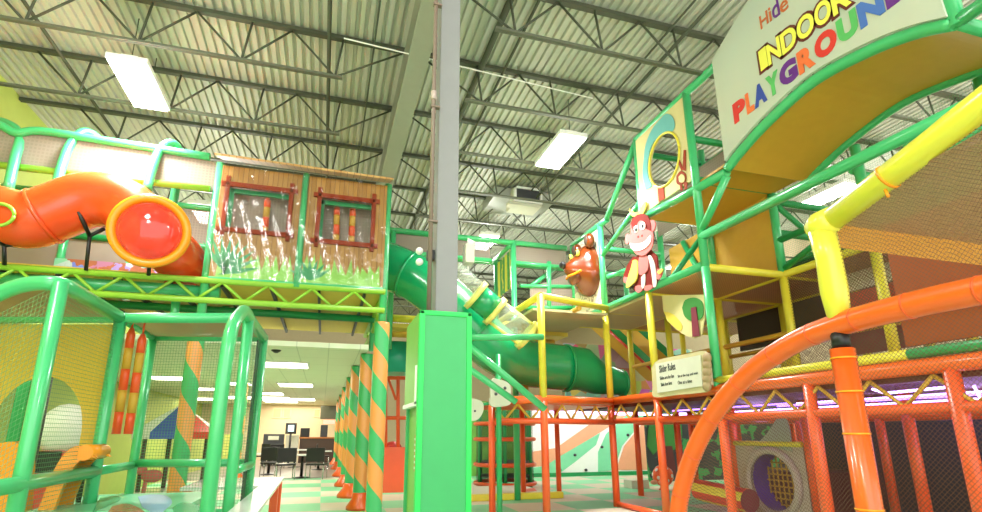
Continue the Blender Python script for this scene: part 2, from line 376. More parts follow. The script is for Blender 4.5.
# ------------------------------------------------------------------ heating unit
r = thing('heating_unit', 'pale ceiling heating unit with grey grille hanging from a duct', 'heater', onY(525, 208, 12.6))
p0 = onY(514, 186, 12.6); p1 = onY(542, 203, 12.6)
part(r, 'duct', MB().bbox((p0.x-.5, 12.9, p0.z-.25), (p0.x+1.3, 14.0, 8.25), .03), 'duct')
part(r, 'cabinet', MB().bbox((p0.x, 12.62, p1.z-.1), (p1.x, 13.3, p0.z), .02), 'off_white')
part(r, 'grille', MB().box((p0.x+.08, 12.58, p1.z+.02), (p1.x-.08, 12.63, p0.z-.07)), 'dark_grey')
b = MB(); b.box((p0.x, 12.56, p0.z-.06), (p1.x, 12.64, p0.z)); b.box((p0.x, 12.56, p1.z-.06), (p1.x, 12.64, p1.z)); b.box((p0.x, 12.56, p1.z), (p0.x+.06, 12.64, p0.z)); b.box((p1.x-.06, 12.56, p1.z), (p1.x, 12.64, p0.z))
part(r, 'grille_frame', b, 'white')
part(r, 'tray', MB().bbox((p0.x-.2, 12.5, p1.z-.2), (p1.x-.1, 12.75, p1.z-.1), .02), 'off_white')
solo('roof_beacon', MB().lathe([(.16, 0), (.2, .03), (.2, .07), (.05, .1)], onY(484, 127, 12.1), 20), 'off_white', 'small round white ceiling disc light beside the grey column', 'light')
# ------------------------------------------------------------------ dining ceiling lights
def troffer(cx, cy, w, l, label):
    p = onZ(cx, cy, 3.1); r = thing('ceiling_light', label, 'light', (p.x, p.y, 3.06), 'dining ceiling lights')
    part(r, 'diffuser', MB().box((p.x-w/2, p.y-l/2, 3.075), (p.x+w/2, p.y+l/2, 3.085)), 'troffer')
    b = MB()
    for q in ((-w/2-.04, -l/2-.04, w/2+.04, -l/2), (-w/2-.04, l/2, w/2+.04, l/2+.04), (-w/2-.04, -l/2, -w/2, l/2), (w/2, -l/2, w/2+.04, l/2)):
        b.box((p.x+q[0], p.y+q[1], 3.065), (p.x+q[2], p.y+q[3], 3.1))
    part(r, 'frame', b, 'white')
for cx, cy, w, l, lb in [(283, 364, 1.15, 1.1, 'largest troffer light in the dining ceiling, nearest the playhouse'), (296, 384.5, 1.1, 1.4, 'second troffer light in the dining ceiling behind the largest'),
                         (172, 377.5, 1.2, 1.2, 'troffer light in the dining ceiling seen through the left cage'), (208, 388.5, 1.2, 1.3, 'troffer light in the dining ceiling right of the striped post in the cage'),
                         (235, 383, 1.0, 1.0, 'troffer light behind the arched green pipe of the cage'), (268, 393, 1.2, 1.4, 'small troffer light left in the far dining ceiling'),
                         (274, 397.5, 1.4, 1.8, 'far troffer light over the dining chairs'), (281, 401, 1.6, 2.2, 'farthest left troffer light over the chairs'), (300, 399, 1.4, 2.0, 'far troffer light before the warm back wall'),
                         (150, 395, 1.4, 2.0, 'far troffer light low in the cage at left'), (205, 398.5, 1.5, 2.0, 'far troffer light low beside the canopy ride'), (238, 397, 1.4, 2.0, 'far troffer light low behind the arched pipe')]:
    troffer(cx, cy, w, l, lb)
for x, y in [(-1.2, 14), (-1.2, 19), (-1.5, 25), (-4, 18), (-4, 26), (-3, 30.5)]:
    l = bpy.data.lights.new('troffer_glow', 'AREA'); l.shape = 'RECTANGLE'; l.size = 1.2; l.size_y = 1.2; l.energy = 52; l.color = (1, .93, .8)
    o = bpy.data.objects.new('troffer_glow', l); COL.objects.link(o); o.location = (x, y, 3.04)
solo('ceiling_speaker', MB().lathe([(.03, 0), (.09, .04), (.1, .06)], onZ(276, 353, 3.04), 16), 'black', 'tiny black dome camera on the dining ceiling near its front edge', 'camera dome')
# ================================================================== LEFT PLAY STRUCTURE (hut level)
HY = 9.65
r = thing('upper_play_structure', 'green padded pipe play frame with lime truss, raised at left over the dining side', 'play frame', (-2.1, HY, 0))
R = .072
def P(name, pts, m='green', rad=R, root=None, label=None): return part(root or r, name, bar(pts, rad), m, None, label)
P('post', [(-2.12, HY, 3.0), (-2.12, HY, 6.25)]); P('post', [(.93, HY, 3.0), (.93, HY, 6.25)])
P('post', [(-2.12, 11.7, 3.22), (-2.12, 11.7, 6.2)]); P('post', [(.93, 11.7, 3.22), (.93, 11.7, 6.2)]); P('post', [(-5.2, 11.7, 3.22), (-5.2, 11.7, 6.2)])
P('post', [onY(173, 330, 9.85), onY(177, 290, 9.85)])
P('post', [onY(82, 262, 11.6), onY(75, 300, 11.6)]); P('post', [onY(130, 262, 11.6), onY(126, 300, 11.6)])
# top rail, mid rails
tr = [onY(x, y, HY) for x, y in [(-30, 116), (0, 125), (16, 133), (40, 131), (100, 140), (210, 157)]]
P('top_rail', smoothpath(tr, 4), rad=.07)
P('mid_rail', [onY(-20, 163, HY), onY(210, 189, HY)], 'lime', .06)
P('rear_rail', [(-6.4, 11.7, 6.18), (.93, 11.7, 6.18)]); P('rear_rail', [(-6.4, 11.7, 5.3), (.93, 11.7, 5.3)], 'dgreen', .07)
P('side_rail', [(.93, HY, 6.1), (.93, 11.7, 6.1)]); P('side_rail', [(-2.12, HY, 6.1), (-2.12, 11.7, 6.1)])
part(r, 'mesh_panel', MB().quad((-6.4, 11.68, 5.3), (-2.2, 11.68, 5.3), (-2.2, 11.68, 6.15), (-6.4, 11.68, 6.15)), 'net_beige')
part(r, 'mesh_panel', MB().quad((-6.4, HY+.03, 5.72), (-2.2, HY+.03, 5.72), (-2.2, HY+.03, 6.3), (-6.4, HY+.03, 6.42)), 'net_beige')
# hoops over the tube slide
for pl, pr, top in [((8, 195), (20, 160), [(8, 190), (15, 158), (20, 136), (8, 124), (-12, 122), (-30, 140)]),
               (0, 0, [(56, 188), (62, 165), (70, 145), (83, 132), (95, 136), (101, 146), (98, 165), (93, 192)]),
               (0, 0, [(147, 190), (152, 170), (160, 150), (170, 143), (178, 148), (180, 158), (177, 180), (172, 212)])]:
    k = len(top); pts = [onY(x, y, HY-.25+.9*i/(k-1)) for i, (x, y) in enumerate(top)]
    P('hoop', smoothpath(pts, 5), rad=.075)
# truss and deck
P('truss_chord', [(-6.4, HY-.1, 3.97), (.95, HY-.1, 4.02)], 'lime', .055); P('truss_chord', [(-6.4, HY-.1, 3.63), (.95, HY-.1, 3.66)], 'lime', .055)
x = -5.9; k = 0
while x < .5:
    P('truss_web', [(x, HY-.1, 3.66), (x+.37, HY-.1, 3.98)], 'lime', .026); P('truss_web', [(x+.37, HY-.1, 3.98), (x+.74, HY-.1, 3.66)], 'lime', .026); x += .74
P('deck_rail', [(-6.4, HY+.15, 3.86), (-1.9, HY+.15, 3.86)], 'green', .1); P('deck_rail', [(-6.4, 11.5, 3.9), (.93, 11.5, 3.9)], 'dgreen', .08)
P('deck_side_rail', [(.93, HY, 3.97), (.93, 14, 3.97)], 'lime', .06); P('deck_side_rail', [(.93, HY, 3.66), (.93, 14, 3.66)], 'lime', .055)
for q in range(5): P('truss_web', [(.93, HY+.1+q*.8, 3.66), (.93, HY+.5+q*.8, 3.97)], 'lime', .03)
part(r, 'deck_panel', MB().box((-6.4, HY+.05, 4.03), (.9, 14, 4.1)), 'ochre_deck')
for q in range(9): part(r, 'deck_joist', MB().box((-6+q*.82, HY+.1, 3.95), (-5.95+q*.82, 14, 4.03)), 'dark_grey')
MURALROOT = r
part(r, 'back_panel', MB().box((-6.4, 11.72, 4.1), (.9, 11.76, 5.28)), 'duct_brown', None, 'dull grey-brown back panel')
# --- hut facade
r = thing('playhouse_facade', 'orange-brown wooden hut front with two framed windows, wrapped in clear film', 'playhouse', (-.6, HY, 4.0))
x0, x1, xm, zb, zt = -2.06, .9, -.62, 4.05, 6.18
fy = HY-.1
def wall_panel(xa, xb, win, nm):
    wx0, wz0, wx1, wz1 = win; d = (0, .03, 0)
    b = MB()
    for q in ((xa, zb, xb, wz0), (xa, wz1, xb, zt), (xa, wz0, wx0, wz1), (wx1, wz0, xb, wz1)): b.box((q[0], fy, q[1]), (q[2], fy+.03, q[3]))
    p = part(r, nm, b, 'planks')
    f = MB()
    for q in ((wx0-.1, wz0-.03, wx1+.1, wz0+.06), (wx0-.1, wz1-.06, wx1+.1, wz1+.03), (wx0-.03, wz0-.1, wx0+.05, wz1+.14), (wx1-.05, wz0-.1, wx1+.03, wz1+.14)):
        f.bbox((q[0], fy-.05, q[1]), (q[2], fy, q[3]), .015)
    return part(r, 'window_frame', f, 'wood_red', None, 'red-brown log window frame')
A_ = onY(227, 190, fy); B_ = onY(288, 240, fy); wall_panel(x0, xm-.04, (A_.x, 4.93, B_.x, 5.83), 'wall_board')
A2 = onY(319, 200, fy); B2 = onY(372, 250, fy); wall_panel(xm+.04, x1, (A2.x, 4.88, B2.x, 5.82), 'wall_board')
part(r, 'center_post', MB().tube([(xm, fy-.02, 3.98), (xm, fy-.02, 6.2)], .06), 'green')
part(r, 'sill_rail', MB().tube([(x0, fy, 4.03), (x1, fy, 4.06)], .045), 'green')
# shingled eave
b = MB(); i = b.pts([(x0-.1, fy-.32, 6.2), (x1+.08, fy-.32, 6.16), (x1+.08, fy+.35, 6.42), (x0-.1, fy+.35, 6.46), (x0-.1, fy-.32, 6.24), (x1+.08, fy-.32, 6.2), (x1+.08, fy+.35, 6.47), (x0-.1, fy+.35, 6.51)])
for q in ((0, 3, 2, 1), (4, 5, 6, 7), (0, 1, 5, 4), (1, 2, 6, 5), (2, 3, 7, 6), (3, 0, 4, 7)): b.face([i[k] for k in q])
part(r, 'roof_eave', b, 'shingle')
# painted foliage along the foot
def tufts(xa, xb, n, h, seed):
    random.seed(seed); ps = [(xa, fy-.006, zb)]
    for k in range(n):
        a = xa+(xb-xa)*(k+.5)/n; w = (xb-xa)/n
        ps += [(a-w*.4, fy-.006, zb+h*random.uniform(.35, .55)), (a+random.uniform(-.3, .3)*w, fy-.006, zb+h*random.uniform(.75, 1.1))]
    return ps+[(xb, fy-.006, zb)]
part(r, 'painted_grass', MB().prism(tufts(x0+.1, xm-.05, 9, .5, 3), (0, .005, 0)), 'grass'); part(r, 'painted_grass', MB().prism(tufts(xm+.05, x1-.05, 11, .55, 5), (0, .005, 0)), 'grass')
b = MB()
for k in range(9):
    a = math.radians(15+k*14); c = V((x0+.12+.02*k, fy-.012, zb+.06)); e = c+V((math.cos(a)*.75, 0, math.sin(a)*.75)); nrm = V((-math.sin(a), 0, math.cos(a)))*.045
    m_ = (c+e)/2; b.prism([c, m_+nrm, e, m_-nrm], (0, .005, 0))
part(r, 'painted_palm', b, 'leaf')
b = MB()
for k in range(7):
    a = math.radians(35+k*20); c = V((xm+.22, fy-.012, zb+.08)); e = c+V((math.cos(a)*.42, 0, math.sin(a)*.42)); nrm = V((-math.sin(a), 0, math.cos(a)))*.04; m_ = (c+e)/2
    b.prism([c, m_+nrm, e, m_-nrm], (0, .005, 0))
part(r, 'painted_fern', b, 'dgreen')
# back wall net and room behind the windows
part(r, 'window_mesh', MB().quad((x0, fy+.5, 4.2), (x1, fy+.5, 4.2), (x1, fy+.5, 6.1), (x0, fy+.5, 6.1)), 'net_beige')
part(r, 'window_trim', MB().box((A_.x+.05, fy+.12, 5.72), (B_.x-.05, fy+.18, 5.8)).box((A_.x+.02, fy+.12, 4.9), (A_.x+.1, fy+.18, 5.8)), 'dgreen')
part(r, 'window_trim', MB().box((A2.x+.05, fy+.12, 5.7), (B2.x-.05, fy+.18, 5.78)).box((A2.x+.02, fy+.12, 4.9), (A2.x+.1, fy+.18, 5.78)), 'dgreen')
# crinkled clear film
b = MB(); random.seed(11); nx, nz = 46, 18; g = []
for a in range(nx+1):
    for c in range(nz+1):
        g.append((x0-.05+(x1-x0+.1)*a/nx, fy-.12+.03*math.sin(a*1.7+c*.9)*random.uniform(.2, 1)+.012*random.uniform(-1, 1), zb+(zt-zb+.02)*c/nz))
i = b.pts(g)
for a in range(nx):
    for c in range(nz): q = a*(nz+1)+c; b.face((i[q], i[q+nz+1], i[q+nz+2], i[q+1]), True)
part(r, 'plastic_film', b, 'film')
def foam_stick(px, pyt, pyb, y, label, cols=('orange_post', 'ochre'), rad=.06, group='foam sticks hanging in the hut', segs=4):
    a = onY(px[0], pyt, y); e = onY(px[1], pyb, y); r = thing('foam_stick', label, 'foam stick', e, group)
    part(r, 'cord', MB().tube([a+V((0, 0, .12)), a], .008, 6), 'orange_post')
    for k in range(segs):
        p, q = a.lerp(e, k/segs), a.lerp(e, (k+1)/segs)
        rr = [rad*.35, rad, rad] if k == 0 else [rad, rad, rad]
        part(r, 'segment', MB().tube([p, p.lerp(q, .25), q], rr, 12), cols[k % 2], None, '%s vinyl segment' % ('orange' if k % 2 == 0 else 'yellow'))
foam_stick((268, 264), 198, 238, HY+.25, 'orange and yellow foam stick hanging in the left hut window'); foam_stick((337, 336), 206, 245, HY+.25, 'left foam stick of the pair in the right hut window'); foam_stick((353, 351), 207, 247, HY+.25, 'right foam stick of the pair in the right hut window')
# ------------------------------------------------------------------ orange tube slide
SY = 9.3
r = thing('tube_slide', 'orange plastic tube slide wriggling to a round bubble window at left', 'slide', onY(90, 260, SY))
path = smoothpath([onY(-60, 205, SY), onY(-15, 212, SY), onY(28, 220, SY), onY(58, 211, SY), onY(90, 200, SY), onY(122, 205, SY), onY(143, 224, SY-.05)], 8)
n = len(path); k1 = int(n*.42)
part(r, 'tube_section', MB().tube(path[:k1+1], [.45]*(k1+1), 28), 'slide_orange'); part(r, 'tube_section', MB().tube(path[k1:], [.45]*(n-k1), 28), 'slide_orange')
d = (path[k1+1]-path[k1-1]).normalized(); part(r, 'joint_flange', MB().tube([path[k1]-d*.03, path[k1]+d*.03], .47, 28), 'slide_orange')
tail = smoothpath([onY(150, 232, SY+.1), onY(166, 246, SY+.3), onY(181, 262, SY+.65), onY(190, 284, SY+1.2)], 6)
part(r, 'tube_section', MB().tube(tail, [.46]+[.42]*(len(tail)-2)+[.38], 28), 'slide_orange')
c = onY(150, 231, SY-.5); ax = V((.12, -1, -.18)).normalized(); rot = V((0, 0, 1)).rotation_difference(ax).to_matrix().to_4x4()
b = MB(); rings = [b.pts([c+rot @ V((rr*math.cos(2*math.pi*j/40), rr*math.sin(2*math.pi*j/40), zz)) for j in range(40)]) for rr, zz in [(.46, -.4), (.54, -.1), (.58, 0), (.57, .06), (.51, .09), (.46, .05), (.44, 0), (.44, -.35)]]
for A, B in zip(rings, rings[1:]):
    for j in range(40): b.face((A[j], A[(j+1) % 40], B[(j+1) % 40], B[j]), True)
part(r, 'window_ring', b, 'ring', None, 'yellow-orange window ring')
b = MB(); prof = [(.45*math.cos(a), .2*math.sin(a)+.02) for a in [k*math.pi/2/8 for k in range(9)]]; prof[-1] = (.01, .22); b.lathe(prof, c, 36, rot)
part(r, 'bubble', b, 'bubble', None, 'clear red-tinted bubble dome')
for (bx, by) in [(91, 232), (4, 247), (150, 262)]:
    top = onY(bx, by-8, SY-.1); foot = V((top.x-.05, SY+.15, 3.99)); s_ = top.lerp(foot, .25)
    b = MB().tube([s_, foot], .03, 8).tube([s_, top+V((-.12, -.2, .12))], .032, 8).tube([s_, top+V((.16, .1, -.02))], .032, 8)
    part(r, 'bracket', b, 'black', None, 'black forked support bracket')
c = onY(2, 217, SY-.42)
b = MB(); b.tube([c+V((.19*math.cos(a), -.09, .17*math.sin(a))) for a in [2*math.pi*k/24 for k in range(25)]], .025, 8)
part(r, 'porthole_trim', b, 'lime', None, 'lime ring on the orange tube')
# flat white sheet forming a white patch, and murals behind
solo('hanging_sheet', MB().prism([onY(x, y, 11.4) for x, y in [(66, 152), (102, 157), (103, 160), (133, 161), (130, 180), (118, 186), (60, 186)]], (0, .03, 0)), 'white', 'bright white sheet hanging behind the pipes, above the orange slide', 'sheet')
b = MB().box((-5.2, 11.5, 4.15), (-3.1, 11.55, 4.75)); 
t = NT('mural_print'); vec, o = t.coord(); nz = t.new('ShaderNodeTexVoronoi'); nz.inputs['Scale'].default_value = 3.2; t.link(vec, nz.inputs['Vector'])
t.color(t.mix(t.math('GREATER_THAN', t.noise(vec, 4), .52), t.mix(.5, nz.outputs['Color'], rgb('#3d78b5')), rgb('#9a5a3a'))); add('mural', t.m)
part(MURALROOT, 'painted_panel', b, 'mural', None, 'blue and brown painted panel')
# ------------------------------------------------------------------ striped padded columns
def column(px, py, rad, top, label, pad='spiral', base=True, cone=.34, pos=None):
    p = pos or onZ(px, py, 0); r = thing('padded_column', label, 'column', (p[0], p[1], 0), 'striped padded columns')
    part(r, 'padding', MB().lathe([(rad*.98, .02), (rad, .06), (rad, top-.03), (rad*.96, top)], (p[0], p[1], 0), 28), pad)
    if base:
        b = MB(); q = cone; b.lathe([(q, .0), (q, .06), (q*.62, .2), (rad*1.05, .3), (rad*1.02, .32)], (p[0], p[1], 0), 28)
        part(r, 'base_cone', b, 'orange', None, 'orange base cone')
    return r
column(0, 0, .14, 3.45, 'thickest striped column in front, below the hut corner post', pos=(.93, 9.65), base=False)
column(0, 0, .14, 3.08, 'second striped column of the row, just left of the front one', pos=(.8, 11.25), cone=.26)
for k, (y, o) in enumerate([(13.4, 'third'), (16.2, 'fourth'), (19.8, 'fifth'), (23.6, 'sixth'), (27.3, 'seventh')]):
    column(0, 0, .14, 3.08, '%s striped column of the row receding to the counter' % o, pos=(.72, y), cone=.3)
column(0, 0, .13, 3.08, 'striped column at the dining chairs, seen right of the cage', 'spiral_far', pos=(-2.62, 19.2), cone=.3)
p = onY(183, 440, 8.6); column(0, 0, .115, 3.0, 'orange and green striped column seen through the cage at left', pos=(p.x, 8.6), cone=.3)
# ================================================================== LEFT FOREGROUND CAGE
ZT = 2.63
r = thing('toddler_cage', 'green padded pipe toddler cage with netting in the left foreground', 'play cage', onZ(150, 600, 0))
RC = .052
def top(px, py): return onZ(px, py, ZT)
FL = top(121, 318); FR = top(249, 318); BR = top(264, 338); BL = top(153, 337); NL = top(61, 283)
FAR = FL+(FL-FR)*1.6; BF = BL+(FL-BL)*.1
def down(p, z): return V((p.x, p.y, z))
P('post', [down(NL, 0), NL], rad=.056); P('post', [down(FL, 0), FL], rad=.058); P('post', [down(BL, 0), BL], rad=.05); P('post', [down(BR, 0), BR], rad=.05)
P('post', [down(FR, 0), FR], rad=.055)
# near arch on the right: leaves the top corner, drops to the floor nearer to us
leg = V((FR.x, FR.y-1.05, 0))
P('arch', rounded([BR, FR, V((FR.x, FR.y-.35, ZT+.02)), V((leg.x, leg.y+.1, ZT-.25)), V((leg.x, leg.y, 1.9)), leg], .4, 8), rad=.058)
P('top_rail', [FAR, FL, FR], rad=.055); P('top_rail', [BL, BR], rad=.05); P('top_rail', [FL, BL], rad=.045)
# left arch: rises along the side, bends over the near corner
a1 = NL+(FL-FR).normalized()*.62; a1.z = ZT-.16; a2 = NL+(FL-FR).normalized()*1.1; a2.z = ZT-.62
P('arch', rounded([FL, NL, NL+(FL-FR).normalized()*.3, a1, a2, down(a2, 1.6)+V((-.25, 0, 0)), down(a2, 0)+V((-.25, 0, 0))], .3, 6), rad=.062)
zm = 1.09
P('mid_rail', [down(FL, zm), down(NL, zm), down(NL+(NL-FL)*.9, zm)], rad=.058)
P('mid_rail', [down(FL, zm), down(BL, zm)], rad=.045); P('mid_rail', [down(BL, zm+.02), down(BR, zm+.02)], rad=.045); P('mid_rail', [down(BR, zm), down(FR, zm)], rad=.045)
P('low_rail', [down(BL, .55), down(BR, .55)], rad=.045); P('low_rail', [down(FL, .55), down(BL, .55)], rad=.045)
part(r, 'roof_mesh', MB().quad(FL, FR, BR, BL), 'net_tan', None, 'tan mesh roof'); part(r, 'roof_mesh', MB().quad(FAR, FL, NL+V((0, 0, -.02)), NL+(FAR-FL)), 'net_tan', None, 'tan mesh roof')
part(r, 'side_net', MB().quad(down(BL, .55), down(BR, .55), BR, BL), 'rope'); part(r, 'side_net', MB().quad(down(FR, .55), down(BR, .55), BR, FR), 'rope'); part(r, 'side_net', MB().quad(down(FL, 0), down(NL, 0), NL, FL), 'rope')
part(r, 'side_net', MB().quad(down(NL, 0), down(a2, 0), a2, NL), 'rope')
part(r, 'dark_strap', MB().prism([down(BR, .5)+V((-.03, -.05, 0)), down(BR, .5)+V((-.03, -.3, 0)), BR+V((-.03, -.3, -.08)), BR+V((-.03, -.05, -.08))], (-.012, 0, 0)), 'black', None, 'black strap along the right side net')
# yellow mesh panel with arched opening
u = (FAR-FL).normalized(); W = 1.9; ht = ZT-.06
ins = V((0, .04, 0))
c1, c2 = .22, 1.16; zs, za = 1.45, 2.02; N = 20
arch = [(c1+(c2-c1)*(1-math.cos(math.pi*k/N))/2, zs+(za-zs)*math.sin(math.pi*k/N)) for k in range(N+1)]
A = [FL+u*x+V((0, 0, z-ZT))+ins for x, z in arch]; B = [FL+u*x+V((0, 0, ht-ZT))+ins for x, z in arch]
b = MB().strip(A, B)
b.quad(FL+u*.04+V((0, 0, zm-ZT))+ins, FL+u*c1+V((0, 0, zm-ZT))+ins, FL+u*c1+V((0, 0, ht-ZT))+ins, FL+u*.04+V((0, 0, ht-ZT))+ins)
b.quad(FL+u*c2+V((0, 0, zm-ZT))+ins, FL+u*W+V((0, 0, zm-ZT))+ins, FL+u*W+V((0, 0, ht-ZT))+ins, FL+u*c2+V((0, 0, ht-ZT))+ins)
part(r, 'arch_panel', b, 'net_yellow', None, 'yellow mesh panel with an arched opening')
def stick2(px, pyt, pxb, pyb, label):
    a = onY(px, pyt, FL.y+.25); e = onY(pxb, pyb, FL.y+.25); q = thing('foam_stick', label, 'foam stick', e, 'foam sticks in the cage')
    part(q, 'cord', MB().tube([a+V((0, 0, .12)), a], .01, 6), 'orange_post')
    for k in range(5):
        p, s_ = a.lerp(e, k/5), a.lerp(e, (k+1)/5)
        part(q, 'segment', MB().tube([p, p.lerp(s_, .3), s_], [.02, .043, .043] if k == 0 else .043, 12), ('orange_post', 'ochre')[k % 2], None, '%s vinyl segment' % ('orange', 'yellow')[k % 2])
stick2(132, 328, 116, 434, 'left foam stick of orange and yellow bands hanging in the cage'); stick2(143, 334, 128, 434, 'right foam stick of orange and yellow bands hanging in the cage')
# yellow plastic slide seen through the net
Yc = FL.y-.45
def pY(x, y, d=0): return onY(x, y, Yc+d)
sl = thing('toddler_slide', 'yellow plastic toddler slide with curled lip behind the left net', 'slide', down(pY(60, 520), 0))
c = [pY(85, 447), pY(76, 446), pY(66, 452), pY(56, 466), pY(48, 484), pY(41, 502), pY(30, 530), pY(22, 575)]; c = smoothpath(c, 5)
A = [p+V((0, .34, 0)) for p in c]; b = MB()
for k in range(len(c)-1):
    i = b.pts([c[k], c[k+1], A[k+1], A[k]]); b.face(i, True)
part(sl, 'chute', b, 'ochre')
for d in (0, .34):
    rim = [p+V((0, d, 0)) for p in c]; off = [p+V((.10, 0, -.10)) for p in rim]
    b = MB()
    for k in range(len(rim)-1):
        q = [rim[k], rim[k+1], off[k+1], off[k]]; b.prism(q, (0, .05, 0))
    part(sl, 'side_rail', b, 'ring', None, 'yellow side rail')
part(sl, 'lip', MB().tube([c[0]+V((.01, -.02, -.05)), A[0]+V((.01, .07, -.05))], .07, 16), 'ring', None, 'rolled yellow lip')
solo('foam_block', MB().prism(smoothpath([pY(-20, 446, .2), pY(0, 443, .2), pY(14, 442, .2), pY(22, 450, .2), pY(24, 470, .2), pY(20, 520, .2), pY(14, 570, .2), pY(-40, 570, .2), pY(-30, 480, .2)], 4), (0, .2, 0)), 'ring', 'rounded yellow plastic panel at the lower left corner of the cage', 'play panel')
for (x0_, x1_, lb) in [(80, 70, 'left black webbing strap below the cage mid rail'), (88, 80, 'right black webbing strap below the cage mid rail')]:
    a = onY(x0_, 476, FL.y+.1); e = onY(x1_, 530, FL.y+.1)
    solo('webbing_strap', MB().prism([a, a+V((.045, 0, 0)), e+V((.045, 0, 0)), e], (0, .01, 0)), 'black', lb, 'strap', 'black straps under the cage rail')
# printed play table inside the cage
def tz(x, y, z=.8): return onZ(x, y, z)
tp = thing('play_table', 'low glossy play table printed with a blue, green and brown map, inside the cage', 'table', (tz(150, 500).x, tz(150, 500).y-.4, 0))
y1 = tz(150, 493).y; ya = y1-1.5; xa, xb = tz(95, 493).x, tz(214, 491).x
part(tp, 'tabletop', MB().bbox((xa, ya, .74), (xb, y1, .8), .02), 'table_green')
def blob(pts, m, lb): part(tp, 'map_patch', MB().prism(smoothpath([tz(*p)+V((0, 0, .001)) for p in pts], 4), (0, 0, .004)), m, None, lb)
blob([(138, 497), (150, 495), (166, 496), (172, 503), (164, 511), (158, 520), (150, 512), (142, 507)], 'table_blue', 'pale blue lake patch')
blob([(112, 507), (126, 504), (138, 508), (146, 515), (140, 530), (110, 530), (104, 518)], 'table_brown', 'brown land patch')
blob([(172, 508), (182, 503), (196, 505), (204, 512), (198, 522), (176, 520)], 'table_teal', 'dark green patch'); blob([(100, 498), (116, 496), (120, 500), (104, 508), (92, 514)], 'table_teal', 'dark green patch')
for x in (xa+.06, xb-.06):
    for y in (ya+.06, y1-.06): part(tp, 'leg', MB().tube([(x, y, 0), (x, y, .75)], .035, 10), 'dgreen')
wt = thing('white_table', 'glossy white table with orange legs beside the cage, right of the netting', 'table', (tz(262, 490).x, tz(262, 490).y, 0))
c1 = tz(283, 477); xR = c1.x; yB = c1.y; part(wt, 'tabletop', MB().prism([(-1.65, 7.6, .76), (-.735, 7.6, .76), (-.735, 5.0, .76), (-.49, 5.0, .76), (-.53, 9.05, .76), (-1.65, 9.05, .76)], (0, 0, .04)), 'gloss_white')
if 1:
    for x, y in [(-.57, 7.95), (-1.58, 8.95), (-.58, 5.15), (-1.58, 7.7), (-.59, 8.95)]: part(wt, 'leg', MB().bbox((x-.05, y-.05, 0), (x+.05, y+.05, .77), .01), 'orange_post')
# canopy ride behind the cage
p = onY(178, 433, 13.); rd = thing('canopy_ride', 'small kiddie carousel with blue, white and red canopy behind the striped post', 'ride', (p.x, p.y, 0))
apex = onY(179, 404, 13.).z
for k in range(8):
    a0, a1 = 2*math.pi*(k+.5)/8, 2*math.pi*(k+1.5)/8; R_ = .84; b = MB()
    q = lambda a, rr, z: V((p.x+rr*math.cos(a), p.y+rr*math.sin(a), z))
    i = b.pts([q(a0, R_, p.z+.02), q(a1, R_, p.z+.02), q(a1, R_*.45, p.z+.36), q(a0, R_*.45, p.z+.36), V((p.x, p.y, apex)), q(a1, R_, p.z-.12), q(a0, R_, p.z-.12)])
    b.face((i[0], i[1], i[2], i[3])); b.face((i[3], i[2], i[4])); b.face((i[6], i[5], i[1], i[0]))
    part(rd, 'canopy_panel', b, ('white', 'red', 'blue', 'white', 'white', 'blue', 'red', 'white')[k])
for k in range(4):
    a = math.pi*(k+.3)/2; part(rd, 'pole', MB().tube([(p.x+.6*math.cos(a), p.y+.6*math.sin(a), .3), (p.x+.6*math.cos(a), p.y+.6*math.sin(a), p.z)], .045, 8), 'counter')
part(rd, 'base', MB().lathe([(.9, 0), (.9, .25), (.8, .3)], (p.x, p.y, 0), 24), 'gloss_white')
s0 = onY(152, 476, 12.6); b = MB(); b.ell(s0, (.2, .12, .13)); b.ell(s0+V((-.2, 0, .12)), (.1, .08, .1)); b.tube([s0+V((-.1, 0, -.1)), s0+V((-.12, 0, -.4))], .04, 6)
part(rd, 'seat_animal', b, 'pink')
# red ride and dark machine glimpsed through the arched opening
p = onY(58, 430, 9.6); q = thing('red_ride', 'red and white coin ride glimpsed through the arched opening', 'ride', (p.x, p.y, 0))
part(q, 'body', MB().bbox((p.x-.4, p.y-.25, 0), (p.x+.35, p.y+.3, 1.2), .08), 'red'); part(q, 'hood', MB().ell((p.x+.1, p.y, 1.5), (.35, .3, .4)), 'white'); part(q, 'screen', MB().box((p.x-.3, p.y-.27, .9), (p.x+.2, p.y-.24, 1.2)), 'screen')
p = onY(30, 430, 8.0); q = thing('game_cabinet', 'black arcade cabinet with green side seen at far left through the opening', 'arcade cabinet', (p.x, p.y, 0))
part(q, 'cabinet', MB().bbox((p.x-.1, p.y, 0), (p.x+.06, p.y+.2, 2.2), .03), 'black'); part(q, 'side_panel', MB().box((p.x-.24, p.y+.02, 0), (p.x-.1, p.y+.2, 2.1)), 'dgreen'); part(q, 'button', MB().ell((p.x+.02, p.y-.01, 1.6), .03, 10), 'blue')
